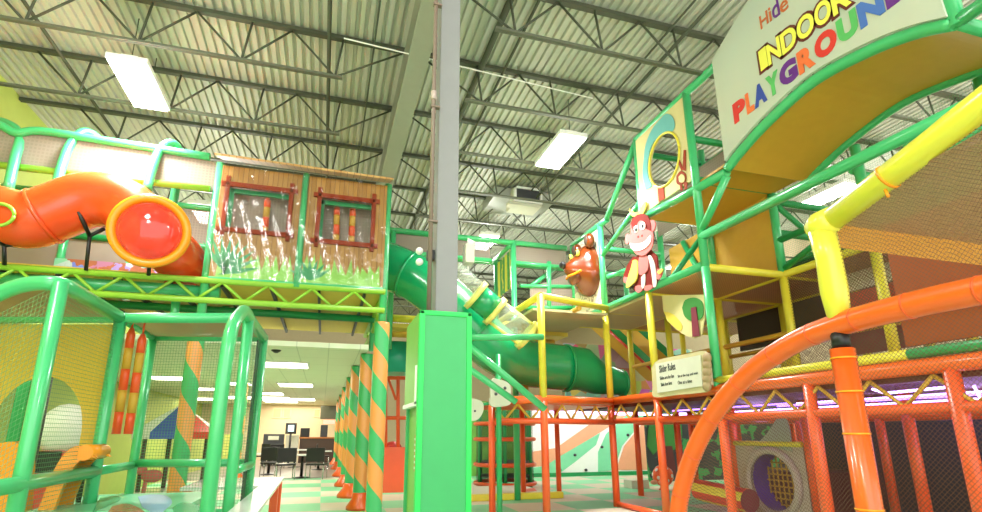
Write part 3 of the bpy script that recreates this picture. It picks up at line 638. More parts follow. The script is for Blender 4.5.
# ================================================================== CENTRE: GREY COLUMN AND GREEN PAD
PY = 4.94
cl = onY(434, 200, PY).x; cr = onY(457.5, 200, PY).x; cx = (cl+cr)/2; hw = .11
r = thing('steel_column', 'tall grey steel column rising from the green pad to the roof', 'column', (cx, PY, 0))
b = MB(); b.box((cx-hw, PY-hw, 0), (cx-hw+.012, PY+hw, 7.5)); b.box((cx+hw-.012, PY-hw, 0), (cx+hw, PY+hw, 7.5)); b.box((cx-hw+.012, PY-hw+.02, 0), (cx+hw-.012, PY-hw+.04, 7.5))
part(r, 'shaft', MB().bbox((cx-hw, PY-hw, 0), (cx+hw, PY+hw, 7.5), .015), 'grey_paint')
part(r, 'cap_plate', MB().box((cx-.2, PY-.2, 7.46), (cx+.2, PY+.2, 7.5)), 'grey_paint')
r = thing('conduit_pipe', 'brown rusty conduit running up the left of the grey column', 'pipe', (onY(429, 300, PY-.1).x, PY-.12, 2.8))
c0 = onY(429, 300, PY-.12).x
part(r, 'pipe', MB().tube([(c0, PY-.12, 2.35), (c0, PY-.12, 7.9)], .022, 10), 'conduit'); part(r, 'coupling', MB().tube([(c0, PY-.12, 4.9), (c0, PY-.12, 5.0)], .03, 10), 'grey_ring')
for k in range(3): part(r, 'clamp', MB().box((c0-.03, PY-.15, 3.5+k*1.3), (cx-hw, PY-.1, 3.52+k*1.3)), 'conduit')
r = thing('emergency_light', 'twin round white lamps clamped left of the grey column', 'light', onY(426, 252, PY))
part(r, 'box', MB().bbox(tuple(onY(430, 256, PY)-V((.03, .03, .04))), tuple(onY(430, 256, PY)+V((.05, .05, .06))), .01), 'dark_grey')
for py in (251, 262): part(r, 'lamp_head', MB().ell(onY(419.5, py, PY-.02), (.038, .05, .036), 16), 'white')
r = thing('speaker_box', 'white speaker box with bracket on the right of the grey column', 'speaker', onY(466, 260, PY))
a = onY(464, 264, PY-.05); e = onY(473, 246, PY-.05)
part(r, 'cabinet', MB().bbox((a.x, PY-.12, a.z), (e.x, PY+.02, e.z), .02), 'off_white')
part(r, 'horn', MB().tube([onY(469, 246, PY-.05), onY(472, 240, PY-.08)], [.03, .05], 14), 'white')
part(r, 'bracket', MB().tube([onY(459, 272, PY), onY(468, 270, PY)], .012, 8).tube([onY(468, 264, PY), onY(468, 271, PY)], .012, 8).tube([onY(462, 274, PY), onY(472, 275, PY)], .014, 8), 'white')
# padded box round the foot
FYp = 4.58; L_ = onY(416.5, 433, FYp).x; R_ = onY(471.5, 433, FYp).x; ZP = onY(440, 311, FYp).z
r = thing('column_pad', 'tall bright green padded box around the foot of the grey column', 'column pad', ((L_+R_)/2, PY, 0))
D1 = PY+.42
b = MB(); b.bbox((L_+.04, FYp, 0), (R_-.04, FYp+.05, ZP-.03), .01); part(r, 'front_panel', b, 'pad_face')
for x in (L_, R_-.05): part(r, 'edge_strip', MB().bbox((x, FYp-.012, 0), (x+.05, FYp+.06, ZP), .012), 'pad_edge', None, 'bright green edge strip')
part(r, 'top_strip', MB().bbox((L_, FYp-.012, ZP-.045), (R_, FYp+.06, ZP), .012), 'pad_edge', None, 'bright green edge strip')
part(r, 'right_panel', MB().bbox((R_-.04, FYp+.05, 0), (R_, D1, ZP-.01), .01), 'pad_face')
part(r, 'back_panel', MB().bbox((L_+.02, D1-.04, 0), (R_-.02, D1, ZP-.01), .01), 'pad_face')
zf = onX(413, 405, L_).z
part(r, 'left_panel', MB().bbox((L_, FYp+.05, zf), (L_+.04, D1, ZP-.01), .01), 'lime_face', None, 'lime side panel')
part(r, 'lower_left_panel', MB().bbox((L_+.05, FYp+.05, 0), (L_+.08, D1, zf), .01), 'lime_face', None, 'lime lower side panel')
b = MB(); b.box((L_-.015, FYp+.06, zf-.015), (L_+.04, D1, zf+.02)); b.box((L_-.015, FYp+.06, zf), (L_, FYp+.085, zf+.34))
part(r, 'panel_trim', b, 'white', None, 'white edge trim of the side panel')
zc = onX(406, 452, L_).z
po = part(r, 'notice', MB().box((L_+.042, FYp+.2, zc-.16), (L_+.05, FYp+.33, zc+.16)), 'red_poster', None, 'red and white notice on the lime side')
for k in range(6): part(r, 'notice_band', MB().box((L_+.038, FYp+.21, zc-.14+k*.05), (L_+.042, FYp+.32, zc-.12+k*.05)), 'white', po)
# ================================================================== GREEN TUBE SLIDE BEHIND
GY = 10.9
r = thing('green_tube_slide', 'big dark green spiral tube slide dropping behind the grey column to an open mouth', 'slide', onY(540, 400, GY))
p1_ = smoothpath([onY(378, 262, GY+.4), onY(398, 270, GY+.2), onY(420, 281, GY), onY(445, 300, GY-.2), onY(470, 325, GY-.3), onY(492, 346, GY-.3), onY(512, 358, GY-.2), onY(532, 364, GY), onY(566, 368, GY)], 6)
part(r, 'tube_section', MB().tube(p1_, .52, 28), 'green_slide')
for px, py in ((409, 275), (478, 333)):
    k = min(range(1, len(p1_)-1), key=lambda i: (p1_[i]-onY(px, py, GY)).length); d = (p1_[k+1]-p1_[k-1]).normalized()
    part(r, 'joint_flange', MB().tube([p1_[k]-d*.03, p1_[k]+d*.03], .545, 28), 'green_slide')
a = onY(566, 368, GY); part(r, 'joint_flange', MB().tube([a-V((.03, 0, 0)), a+V((.03, 0, 0))], .545, 28), 'dgreen')
p2_ = [onY(567, 368, GY), onY(582, 369, GY), onY(598, 378, GY), onY(622, 383, GY)]
b = MB(); b.tube(p2_, [.51, .49, .38, .28], 28, False); b.tube(p2_[::-1], [.25, .35, .46, .48], 28, False); part(r, 'exit_section', b, 'dgreen')
e = p2_[-1]; part(r, 'exit_rim', MB().tube([e+V((.0, .29*math.cos(t_), .29*math.sin(t_))) for t_ in [2*math.pi*k/28 for k in range(29)]], .035, 8), 'dgreen')
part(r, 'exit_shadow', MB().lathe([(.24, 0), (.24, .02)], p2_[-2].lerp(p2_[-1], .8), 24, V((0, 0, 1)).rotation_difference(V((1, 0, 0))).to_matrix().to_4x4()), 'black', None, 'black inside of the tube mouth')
# clear observation tube
CYT = 9.7
r = thing('clear_tube', 'short clear plastic tube with yellow flanges in front of the green slide', 'play tube', onY(495, 345, CYT))
q = [onY(452, 272, CYT), onY(476, 295, CYT), onY(495, 311, CYT), onY(527, 335, CYT)]
part(r, 'clear_section', MB().tube([q[0], q[1]], .27, 24), 'clear'); part(r, 'green_section', MB().tube([q[1], q[2]], .27, 24), 'green_slide'); part(r, 'clear_section', MB().tube([q[2], q[3]], .27, 24), 'clear')
d = (q[3]-q[0]).normalized(); rot = V((0, 0, 1)).rotation_difference(d).to_matrix().to_4x4()
for c in q[1:]: part(r, 'flange', MB().lathe([(.27, -.05), (.33, -.05), (.33, .05), (.27, .05)], c, 24, rot), 'clear_yellow')
n_ = V((d.z, 0, -d.x))
for s_ in (-.26, .26): part(r, 'strap', MB().tube([q[2]+n_*s_, q[3]+n_*s_], .035, 8), 'clear_yellow')
# ================================================================== REAR FRAME (D = 11.7) between column and bear panel
r = thing('rear_frame', 'green padded pipe frame behind the grey column with beige mesh top', 'play frame', (3.5, 11.75, 0))
RY = 11.78
P('top_rail', [(1.05, RY, 6.15), (5.8, RY, 6.15)]); P('mid_rail', [(1.05, RY, 5.62), (3.74, RY, 5.62)], 'green', .06); P('mid_rail', [(4.33, RY, 5.62), (5.8, RY, 5.62)], 'green', .06)
P('post', [(4.33, RY, 0), (4.33, RY, 6.2)]); P('post', [onY(496, 262, 13.2), (onY(496, 262, 13.2).x, 13.2, 2.)], 'green', .06); P('post', [(1.3, RY, 3.3), (1.3, RY, 6.15)])
P('side_rail', [(4.27, RY, 6.1), (4.27, 13.3, 6.1)], 'green', .06)
P('rear_rail', [(1.2, 13.3, 6.1), (9, 13.3, 6.1)], 'green', .06)
for xa_, xb_ in ((1.1, 3.72), (4.36, 5.8)): part(r, 'mesh_panel', MB().quad((xa_, RY+.02, 5.62), (xb_, RY+.02, 5.62), (xb_, RY+.02, 6.15), (xa_, RY+.02, 6.15)), 'net_beige', None, 'beige mesh between the two top rails')
P('brace', [onY(530, 287, RY), onY(558, 266, RY+.6)], 'green', .06); P('post', [onY(549, 262, RY), onY(549, 312, RY)], 'green', .06); P('post', [onY(567, 280, RY+.5), onY(567, 315, RY+.5)], 'green', .06)
P('guard_rail', [onY(520, 286, RY), onY(600, 287, RY)], 'green', .05); P('guard_rail', [onY(520, 308, RY), onY(600, 308, RY)], 'dgreen', .06)
part(r, 'guard_mesh', MB().quad(onY(530, 310, RY), onY(600, 310, RY), onY(600, 262, RY), onY(530, 288, RY)), 'net_beige')
# hanging striped vinyl curtain
t = NT('wavy_vinyl'); vec, o = t.coord(); nz = t.noise(vec, 3)
t.color(t.mix(t.math('LESS_THAN', t.math('FRACT', t.math('ADD', t.math('MULTIPLY', o[1], 3.2), t.math('MULTIPLY', nz, .8))), .5), rgb('#d9d44a'), rgb('#4f9a55'))); add('wavy', t.m)
c0 = onY(497, 256, 13.1); zb_ = onY(497, 299, 13.1).z; A = []; B = []
for k in range(25):
    y = 13.1-1.25*k/24; x = c0.x+(onY(514, 290, 11.86).x-.06-c0.x)*k/24+.03*math.sin(k*1.6); A.append((x, y, zb_)); B.append((x, y, 6.0))
b = MB().strip(A, B); solo('vinyl_curtain', b, 'wavy', 'yellow and green wavy striped vinyl curtain hanging between two green posts', 'curtain')
# braces and ledge right of the pad
r = thing('green_brace_frame', 'green pipe handrail with two slanting braces right of the green pad', 'handrail', onY(510, 420, 8.2))
BYY = 8.2
P('rail', [onY(466, 337.5, BYY), onY(543, 337, BYY)], 'green', .055); P('brace', [onY(468, 345, BYY), onY(545, 409, BYY)], 'green', .06); P('brace', [onY(468, 368, BYY), onY(516, 402, BYY)], 'green', .055)
q = thing('climbing_hold_post', 'thin green post carrying white climbing boards behind the green braces', 'climbing post', (onY(499, 440, 9.3).x, 9.3, 0))
px_ = onY(499, 440, 9.3).x; part(q, 'post', MB().tube([(px_, 9.3, 0), (px_, 9.3, 2.9)], .05, 12), 'dgreen'); part(q, 'crossbar', MB().tube([onY(474, 406, 9.3), onY(508, 400, 9.3)], .03, 8), 'dgreen')
bd = part(q, 'board', MB().prism([onY(x, y, 9.2) for x, y in [(490, 381), (494, 378), (508, 382), (511, 387), (511, 402), (506, 405), (494, 405), (491, 402)]], (0, .05, 0)), 'off_white', None, 'white board with dark holes')
for x, y in [(496, 386), (505, 388), (496, 394), (505, 396), (500, 400)]: part(q, 'hole', MB().ell(onY(x, y, 9.19), (.03, .02, .03), 10), 'dark_grey', bd)
hd = part(q, 'hold', MB().prism(smoothpath([onY(x, y, 9.18) for x, y in [(466, 398), (476, 399), (483, 403), (483, 412), (477, 420), (466, 421)]], 4), (0, .08, 0)), 'off_white', None, 'white rounded hold'); part(q, 'bolt', MB().ell(onY(475, 411, 9.17), (.02, .02, .02), 8), 'dark_grey', hd)
part(q, 'hold', MB().prism(smoothpath([onY(x, y, 9.1) for x, y in [(490, 398), (504, 396), (511, 399), (509, 405), (495, 407), (490, 404)]], 4), (0, .08, 0)), 'off_white', None, 'flat white hold')
# ================================================================== RIGHT PLAY STRUCTURE (grid of 1.6 m bays, wall face at x = 5.9)
XW = 5.9; GX = [5.9, 7.5, 9.1, 10.7]; GYS = [3.66, 5.28, 6.88, 8.5, 10.17, 11.77]
GX0 = 2.0
Z1, Z2, Z3, Z4 = 2.1, 4.12, 5.7, 7.42
r = thing('main_play_structure', 'large multi-level play structure on the right with orange, yellow and green padded posts', 'play structure', (7.5, 7.5, 0))
RP = .07
for i, x in enumerate(GX):
    for j, y in enumerate(GYS):
        if (i, j) == (0, 5) or i == 3 and j % 2: continue
        P('post', [(x, y, 0), (x, y, Z1)], 'orange_post')
        if (i == 0 and j < 2): continue
        P('post', [(x, y, Z1), (x, y, Z2)], 'green' if (i, j) == (0, 2) else 'yellow')
        tz_ = {(0, 2): Z4, (0, 3): Z4, (0, 4): 6.18, (1, 1): Z3, (1, 2): Z3, (1, 3): Z4, (1, 4): 6.18}.get((i, j), Z3 if i == 1 else None)
        if tz_: P('post', [(x, y, Z2), (x, y, tz_)], 'green')
P('post', [(XW, 11.6, Z2), (XW, 11.6, 6.18)], 'green')
for x in GX[:3]: P('post', [(x, GX0, 0), (x, GX0, Z1)], 'orange_post')
# deck edge beams and trusses on the face
P('deck_edge', [(XW, GX0, Z1+.02), (XW, 10.2, Z1+.02)], 'orange', .085); P('lower_chord', [(XW, GX0, 1.7), (XW, 10.2, 1.7)], 'orange_post', .055)
P('kick_rail', [(XW-.02, 6.9, Z1+.16), (XW-.02, 4.0, Z1+.16)], 'yellow', .055); P('kick_rail', [(XW-.02, 4.0, Z1+.16), (XW-.02, GX0, Z1+.16)], 'dgreen', .055)
w = MB()
for k in range(11):
    y = 10.1-k*.66; P('truss_web', [(XW, y, 1.72), (XW, y-.33, 2.02)], 'ochre', .022); P('truss_web', [(XW, y-.33, 2.02), (XW, y-.66, 1.72)], 'ochre', .022)
for x in GX[1:3]: P('deck_edge', [(x, GX0, Z1), (x, 11.8, Z1)], 'orange_post', .07); P('lower_chord', [(x, GX0, 1.7), (x, 11.8, 1.7)], 'orange_post', .05)
for y in GYS[1:]: P('cross_beam', [(XW, y, Z1), (10.7, y, Z1)], 'orange_post', .06)
for y in GYS[2:]: P('cross_beam', [(XW, y, Z2), (10.7, y, Z2)], 'yellow', .065)
for x in GX[1:3]: P('level_rail', [(x, 5.28, Z2), (x, 11.77, Z2)], 'yellow', .065)
P('level_rail', [(XW, 6.88, Z2+.05), (XW, 11.6, Z2+.05)], 'green', .07)
P('guard_rail', [(7.5, 3.0, 4.75), (7.5, 6.88, 4.75)], 'dgreen', .06); P('guard_rail', [(7.5, 3.0, 3.1), (7.5, 11.7, 3.1)], 'ochre', .05); P('guard_rail', [(9.1, 3.0, 4.9), (9.1, 11.7, 4.9)], 'dgreen', .06); P('guard_rail', [(9.1, 5.28, 3.2), (9.1, 11.7, 3.2)], 'ochre', .05)
P('guard_rail', [(7.5, 6.88, 4.9), (10.7, 6.88, 4.9)], 'dgreen', .065); P('guard_rail', [(7.5, 5.28, 4.7), (10.7, 5.28, 4.7)], 'dgreen', .06); P('guard_rail', [(7.5, 6.88, 5.5), (10.7, 6.88, 5.5)], 'dgreen', .06)
P('brace', [(7.5, 6.9, 4.2), (7.5, 5.3, 4.75)], 'dgreen', .05); P('brace', [(7.5, 6.85, 5.45), (9.1, 6.85, 4.3)], 'dgreen', .05); P('brace', [(9.1, 6.8, 4.9), (9.1, 5.3, 4.1)], 'dgreen', .05)
P('post', [(9.1, 6.88, Z2), (9.1, 6.88, 5.6)], 'dgreen', .065); P('post', [(9.1, 8.5, Z2), (9.1, 8.5, 5.6)], 'dgreen', .065)
P('handrail', [(XW, 6.88, 4.66), (XW, 1.9, 4.57)], 'green', .075)
P('brace', [onX(727, 176, XW), onX(701, 232, XW)], 'green', .065)
# upper rails
P('level_rail', [onX(634, 222, XW), onX(680, 198, XW), onX(727, 172, XW)], 'green', .075); P('top_rail', [(XW, 8.5, Z4), (XW, 6.15, Z4)], 'green', .07); P('slant_rail', [(XW, 9.85, 6.2), (XW, 8.5, Z4-.02)], 'green', .065)
P('top_rail', [(XW, 11.6, 6.18), (XW, 9.85, 6.18)], 'green', .07); P('level_rail', [(XW, 8.5, 6.05), (XW, 10.17, 5.4)], 'green', .05)
P('cross_beam', [(XW, 6.88, Z3), (7.5, 6.88, Z3)], 'dgreen', .065); P('cross_beam', [(XW, 8.5, Z3), (7.5, 8.5, Z3)], 'dgreen', .065); P('cross_beam', [(XW, 6.15, Z3-.1), (7.5, 6.15, Z3-.1)], 'dgreen', .06)
P('top_rail', [(7.5, 6.15, Z4-.4), (7.5, 10.1, Z4-.4)], 'dgreen', .06); P('cross_beam', [(XW, 6.88, 6.5), (7.5, 6.88, 6.5)], 'dgreen', .06); P('cross_beam', [(XW, 8.5, Z4-.3), (7.5, 8.5, Z4-.3)], 'dgreen', .06)
P('cross_beam', [(XW, 10.17, 5.6), (7.5, 10.17, 5.6)], 'green', .06); P('brace', [(XW+.05, 10.17, 4.9), (7.5, 10.17, 5.5)], 'green', .06)
P('brace', [(7.45, 8.5, 5.6), (6.3, 8.6, 4.2)], 'dgreen', .06); P('brace', [(7.45, 9.3, 5.6), (7.45, 8.6, 4.2)], 'dgreen', .06)
P('floor_rail', [(XW, 10.17, .06), (XW, 8.5, .06)], 'orange_post', .05)
# decks and panels
part(r, 'deck_panel', MB().box((XW+.05, GX0, 1.98), (10.7, 11.8, 2.04)), 'dark_red'); part(r, 'deck_mesh', MB().quad((XW, 6.88, Z2-.03), (7.5, 6.88, Z2-.03), (7.5, 8.5, Z2-.03), (XW, 8.5, Z2-.03)), 'net_deck', None, 'tan mesh deck in a yellow frame')
part(r, 'deck_mesh', MB().quad((7.5, 5.28, Z2-.03), (10.7, 5.28, Z2-.03), (10.7, 11.8, Z2-.03), (7.5, 11.8, Z2-.03)), 'net_deck'); part(r, 'deck_panel', MB().box((XW+.05, 8.5, Z2-.06), (7.5, 11.7, Z2)), 'tan_board')
part(r, 'soffit_panel', MB().box((XW+.05, 6.15, Z3-.06), (7.5, 8.5, Z3-.02)), 'ochre', None, 'ochre panel under the monkey deck')
part(r, 'back_panel', MB().box((7.52, 7.0, Z2+.05), (7.56, 9.9, Z3-.05)), 'ochre', None, 'ochre wall panel behind the monkey')
part(r, 'dark_panel', MB().box((9.2, 5.3, 3.3), (9.24, 9.9, 4.9)), 'dark_grey', None, 'dark mesh panel behind the yellow posts')
part(r, 'side_net', MB().quad((7.5, 6.88, Z1), (7.5, 3.0, Z1), (7.5, 3.0, Z2), (7.5, 6.88, Z2)), 'net_dark'); part(r, 'side_net', MB().quad((9.1, 10.2, Z1), (9.1, 3.0, Z1), (9.1, 3.0, Z2), (9.1, 10.2, Z2)), 'net_dark')
part(r, 'side_net', MB().quad((7.5, 6.88, Z2), (7.5, 3.0, Z2), (7.5, 3.0, Z3), (7.5, 6.88, Z3)), 'rope')
part(r, 'hole_net', MB().quad((7.4, 10.1, 6), (7.4, 6.2, 6), (7.4, 6.2, 7), (7.4, 10.1, 7)), 'net_beige')
part(r, 'side_panel', MB().box((5.93, 2.2, Z1+.25), (5.97, 4.05, 3.72)), 'brown_panel', None, 'orange-brown vinyl panel seen through the net'); part(r, 'upper_panel', MB().box((6.6, 2.2, 3.9), (6.65, 5.4, 4.5)), 'dgreen', None, 'dark green panel above the orange-brown one')
b = MB()
for k in range(4):
    for q in range(2): pass
for k, (m_, z0, z1) in enumerate([('white', 3.75, 4.05), ('red', 3.45, 3.72), ('grey_ring', 3.1, 3.42), ('maroon', 2.7, 3.05)]):
    part(r, 'shelf_panel', MB().box((8.3, 5.5, z0), (8.34, 6.6, z1)), m_, None, {'white': 'white', 'red': 'red', 'grey_ring': 'pinkish grey', 'maroon': 'maroon'}[m_]+' panel in the upper level')
# ------------------------------------------------------------------ pier in front (towards the grey column)
q_ = onX(0, 0, 1)
pr = thing('landing_pier', 'orange decked landing pier with yellow guard posts in front of the green tube mouth', 'play platform', (4.5, 9.6, 0))
A1 = V((3.96, 9.27, 0)); A0 = V((3.02, 9.54, 0))
def Q(name, pts, m, rad=.07): return part(pr, name, bar(pts, rad), m)
Q('post', [A1, A1+V((0, 0, Z1))], 'orange_post'); Q('post', [A0, A0+V((0, 0, 2.0))], 'orange_post', .06); Q('post', [A1+V((0, 0, Z1)), A1+V((0, 0, 4.12))], 'yellow')
Q('guard_rail', [A1+V((0, 0, 4.1)), V((XW-.09, 9.95, 4.12))], 'yellow'); Q('guard_rail', [A1+V((0, 0, 4.1)), V((3.96, 13.2, 4.1))], 'yellow'); Q('guard_rail', [V((5.0, 9.65, 4.0)), V((5.0, 13, 4.0))], 'ochre', .05)
Q('deck_edge', [A0+V((0, 0, 2.04)), A1+V((0, 0, 2.08)), V((XW-.1, 10.0, 2.1))], 'orange', .08); Q('lower_chord', [A0+V((0, 0, 1.68)), A1+V((0, 0, 1.68)), V((XW-.1, 10.0, 1.68))], 'orange_post', .055)
part(pr, 'deck_panel', MB().prism([A0+V((0, .1, 2.0)), A1+V((0, .1, 2.0)), V((XW-.1, 10.1, 2.0)), V((XW-.1, 12.2, 2.0)), V((3.02, 12.2, 2.0))], (0, 0, .05)), 'orange_post')
for s_, e_, n in ((A0, A1, 2), (A1, V((XW-.1, 10.0, 0)), 4)):
    for k in range(n):
        a = s_.lerp(e_, k/n); m_ = s_.lerp(e_, (k+.5)/n); c = s_.lerp(e_, (k+1)/n)
        Q('truss_web', [a+V((0, 0, 1.99)), m_+V((0, 0, 1.7))], 'ochre', .022); Q('truss_web', [m_+V((0, 0, 1.7)), c+V((0, 0, 1.99))], 'ochre', .022)
for (x, y) in [(3.02, 11.9), (4.6, 12.1), (5.5, 12.1)]: Q('post', [(x, y, 0), (x, y, 2.05)], 'orange_post', .06)
for (x, y) in [(4.4, 11.3), (5.2, 12.2)]: Q('post', [(x, y, 2.05), (x, y, 4.05)], 'ochre', .06)
for px, yb, y in [(618, 462, 10.4), (648, 465, 10.9)]:
    p = onY(px, yb, y)
Q('upper_edge', [(1.3, 11.95, 4.05), (5.5, 11.95, 4.05)], 'yellow', .09); Q('upper_edge', [(1.3, 12.1, 3.7), (5.5, 12.1, 3.7)], 'ochre', .07)
part(pr, 'upper_deck', MB().box((1.3, 12.0, 3.85), (5.85, 13.2, 3.95)), 'ochre_deck'); part(pr, 'upper_deck', MB().box((4.05, 9.9, 3.95), (5.8, 12.0, 4.0)), 'tan_board')
# ------------------------------------------------------------------ green/ochre inner stair slide seen under the deck
q = thing('inner_slide', 'green-sided ochre ramp with red trim sloping down behind the yellow posts', 'ramp', (8, 10.8, 2.1))
a0, a1 = onY(604, 322, 12.6), onY(665, 378, 11.6)
for d, m_, lb in ((0, 'dgreen', 'green ramp side'), (.9, 'dgreen', 'green ramp side')):
    part(q, 'ramp_side', MB().prism([a0+V((d, 0, -.1)), a1+V((d, 0, -.1)), a1+V((d, 0, .18)), a0+V((d, 0, .18))], (0, .05, 0)), m_, None, lb)
part(q, 'ramp_bed', MB().prism([a0+V((.05, .05, 0)), a1+V((.05, .05, 0)), a1+V((.9, .05, 0)), a0+V((.9, .05, 0))], (0, .8, 0)), 'ochre'); part(q, 'trim', MB().tube([a0+V((0, -.03, -.14)), a1+V((0, -.03, -.14))], .035, 8), 'red', None, 'red trim')
mu = MB().box((6.3, 13.2, 2.15), (10.5, 13.25, 3.9)); solo('mural_board', mu, 'mural2' if 'mural2' in M else 'mural', 'multicoloured painted board behind the yellow posts, right of the green tube mouth', 'painted board')
# ------------------------------------------------------------------ arched sign
r = thing('arched_canopy', 'yellow vaulted canopy with green pipe arches below the playground sign', 'canopy', (6.7, 4.5, 5.5))
ctrl = [(6.15, 5.53), (5.85, 5.66), (5.3, 5.83), (4.52, 5.95), (3.8, 5.84), (3.3, 5.68), (2.95, 5.5)]
arcA = smoothpath([(XW, y, z) for y, z in ctrl], 5); arcB = [V((7.5, p.y, p.z)) for p in arcA]
P('arch_pipe', arcA, 'green', .075); P('arch_pipe', arcB, 'green', .07)
b = MB(); b.strip(arcA, arcB); b.strip([p+V((0, 0, .03)) for p in arcB], [p+V((0, 0, .03)) for p in arcA]); part(r, 'vault_cover', b, 'ochre', None, 'ochre vinyl vault')
P('post', [(XW, 2.93, 5.45), (XW, 2.93, 7.6)], 'green', .075); P('post', [(7.5, 2.93, 5.3), (7.5, 2.93, 7.0)], 'green', .07); P('cross_pipe', [(XW, 2.93, 5.5), (7.5, 2.93, 5.5)], 'green', .07); P('side_pipe', [(XW, 2.93, 5.5), (XW, 1.9, 5.55)], 'green', .07)
P('side_pipe', [(7.5, 6.15, 5.5), (7.5, 2.0, 5.3)], 'green', .07); P('side_pipe', [(7.5, 5.0, 4.7), (7.5, 3.0, 5.3)], 'green', .05)
for y in (5.4, 4.6, 3.8): P('cross_pipe', [(7.5, y, 5.35), (9.1, y-.1, 5.1)], 'green', .05)
SXP = XW-.1
r = thing('playground_sign', 'large white arched sign board with colourful playground lettering at upper right', 'sign', (SXP, 4.5, 5.6))
bot = [V((p.x-.1, min(p.y, 6.08), p.z+.06)) for p in arcA]
topc = smoothpath([(SXP, y, z) for y, z in [(3.02, 7.3), (3.6, 7.85), (4.5, 8.1), (5.25, 7.86), (5.7, 7.66), (6.08, 7.47)]], 4)
part(r, 'board', MB().prism([V((SXP, p.y, p.z)) for p in bot]+topc, (.04, 0, 0)), 'sign_board' if 'sign_board' in M else 'white')
def SP(px, py): return onX(px, py, SXP-.006)
def letters(txt, p_bl, p_br, hz, mats, off=.012, nm='letter', ext=.004, dx=0, glyph_w=None, slant=0):
    # each letter is a mesh of its own, set along the line from the first to the last baseline point
    a, e = V(p_bl), V(p_br); n = len(txt)
    ws = glyph_w or [{'I': .5, 'L': .85, 'l': .4, 'i': .4}.get(c, 1.) for c in txt]; tot = sum(ws); acc = 0
    ey = V((0, 0, 1)); out = []
    for k, c in enumerate(txt):
        u0 = acc/tot; acc += ws[k]; u1 = acc/tot; o = a.lerp(e, u0); wv = (a.lerp(e, u1)-o)
        o = o+V((-dx, 0, 0)); m_ = mats[k % len(mats)]
        tm = text_mb(c, (o, wv.normalized(), ey), 1, off/hz, ext, (wv.length*.9, hz), slant)
        out.append(part(r, nm, tm, m_))
    return out
def glyphs(txt, ys, y_end, z, hz, cols, off, nm, dx=0, grow=0, slant=.0, z1=None):
    ys = list(ys)+[y_end]; z1 = z if z1 is None else z1; n = len(txt)
    for k, c in enumerate(txt):
        zz = z+(z1-z)*k/max(1, n-1); w = (ys[k]-ys[k+1])
        w = w*(.94 if k < n-1 else 1)
        tm = text_mb(c, (V((SXP-.006-dx, ys[k]+grow, zz-grow)), V((0, -1, 0)), V((0, 0, 1))), 1, off, .004, (w+2*grow, hz+2*grow), slant); part(r, nm, tm, cols[k % len(cols)])
glyphs('PLAYGROUND', [5.78, 5.52, 5.37, 5.13, 4.90, 4.60, 4.34, 4.02, 3.75, 3.44], 3.15, 6.08, .34, ['text_red', 'orange_text', 'blue', 'text_green', 'purple', 'orange_text', 'text_red', 'text_green', 'text_blue', 'purple'], .062, 'letter')
iy = [5.17, 5.03, 4.79, 4.53, 4.26, 4.02]
glyphs('INDOOR', iy, 3.78, 6.57, .33, ['text_brown'], .075, 'letter_outline', 0, .038, 0, 6.50); glyphs('INDOOR', iy, 3.78, 6.57, .33, ['text_yellow'], .03, 'letter', .006, 0, 0, 6.50)
for c_, ya_, yb_, z_, h_c, m_c in (('H', 5.07, 4.93, 7.21, .22, 'text_orange'), ('i', 4.905, 4.87, 7.2, .23, 'text_orange'), ('d', 4.85, 4.73, 7.18, .3, 'purple'), ('e', 4.72, 4.59, 7.16, .17, 'text_orange')): glyphs(c_, [ya_], yb_, z_, h_c, [m_c], .008, 'letter')
glyphs('N', [4.46], 4.34, 7.22, .2, ['text_orange'], .01, 'letter')
# ------------------------------------------------------------------ monkey window panel
r = thing('tree_window_panel', 'cream panel with round hole, blue tree and small brown monkey picture', 'play panel', (XW-.02, 7.7, 5.8))
pa = V((XW-.05, 8.45, 5.7)); w_, h_ = 1.52, 1.66
hc = onX(664, 160, XW-.05); cxx, cyy = 8.45-hc.y, hc.z-5.7
hp = MB().hole_panel(pa, (0, -1, 0), (0, 0, 1), w_, h_, cxx, cyy, .46, .52, (.04, 0, 0)); part(r, 'board', hp, 'cream')
def flat(pxs, m_, nm, lb=None, x=XW-.055, th=.012, root=None, sm=True):
    pts = [onX(px, py, x) for px, py in pxs]; pts = smoothpath(pts+[pts[0]], 3)[:-1] if sm else pts
    return part(root or r, nm, MB().prism(pts, (-th, 0, 0)), m_, None, lb)
# foliage ring around the hole (left and top)
out = [(646, 190), (643, 175), (644, 160), (646, 145), (652, 130), (660, 120), (666, 114), (672, 116), (675, 124)]
inn = [(673, 131), (668, 132), (660, 136), (653, 144), (649, 156), (648, 168), (649, 178), (652, 186)]
flat(out+inn, 'sky_blue', 'foliage', 'blue-green tree crown')
b = MB(); b.tube([pa+V((-.01, -(cxx+.46*math.cos(a)), cyy+.52*math.sin(a))) for a in [2*math.pi*k/40 for k in range(41)]], .022, 8); part(r, 'hole_rim', b, 'yellow', None, 'yellow rim of the round hole')
flat([(658, 188), (664, 187), (665, 199), (659, 202)], 'wood_red', 'trunk', 'red-brown trunk', sm=False)
flat([(677, 176), (681, 171), (686, 174), (686, 181), (681, 185), (677, 183)], 'wood_red', 'monkey_head', None); flat([(679, 177), (682, 174), (685, 177), (684, 182), (680, 182)], 'cream', 'monkey_face', None, XW-.068); 
flat([(683, 170), (684, 150), (686, 150), (686, 171)], 'wood_red', 'monkey_arm', None, sm=False); flat([(680, 160), (683, 168), (682, 171), (679, 164)], 'wood_red', 'monkey_arm', None, sm=False); flat([(684, 182), (688, 182), (687, 189), (685, 190)], 'wood_red', 'monkey_leg', None, sm=False); flat([(680, 184), (682, 184), (683, 190), (681, 191)], 'wood_red', 'monkey_leg', None, sm=False)
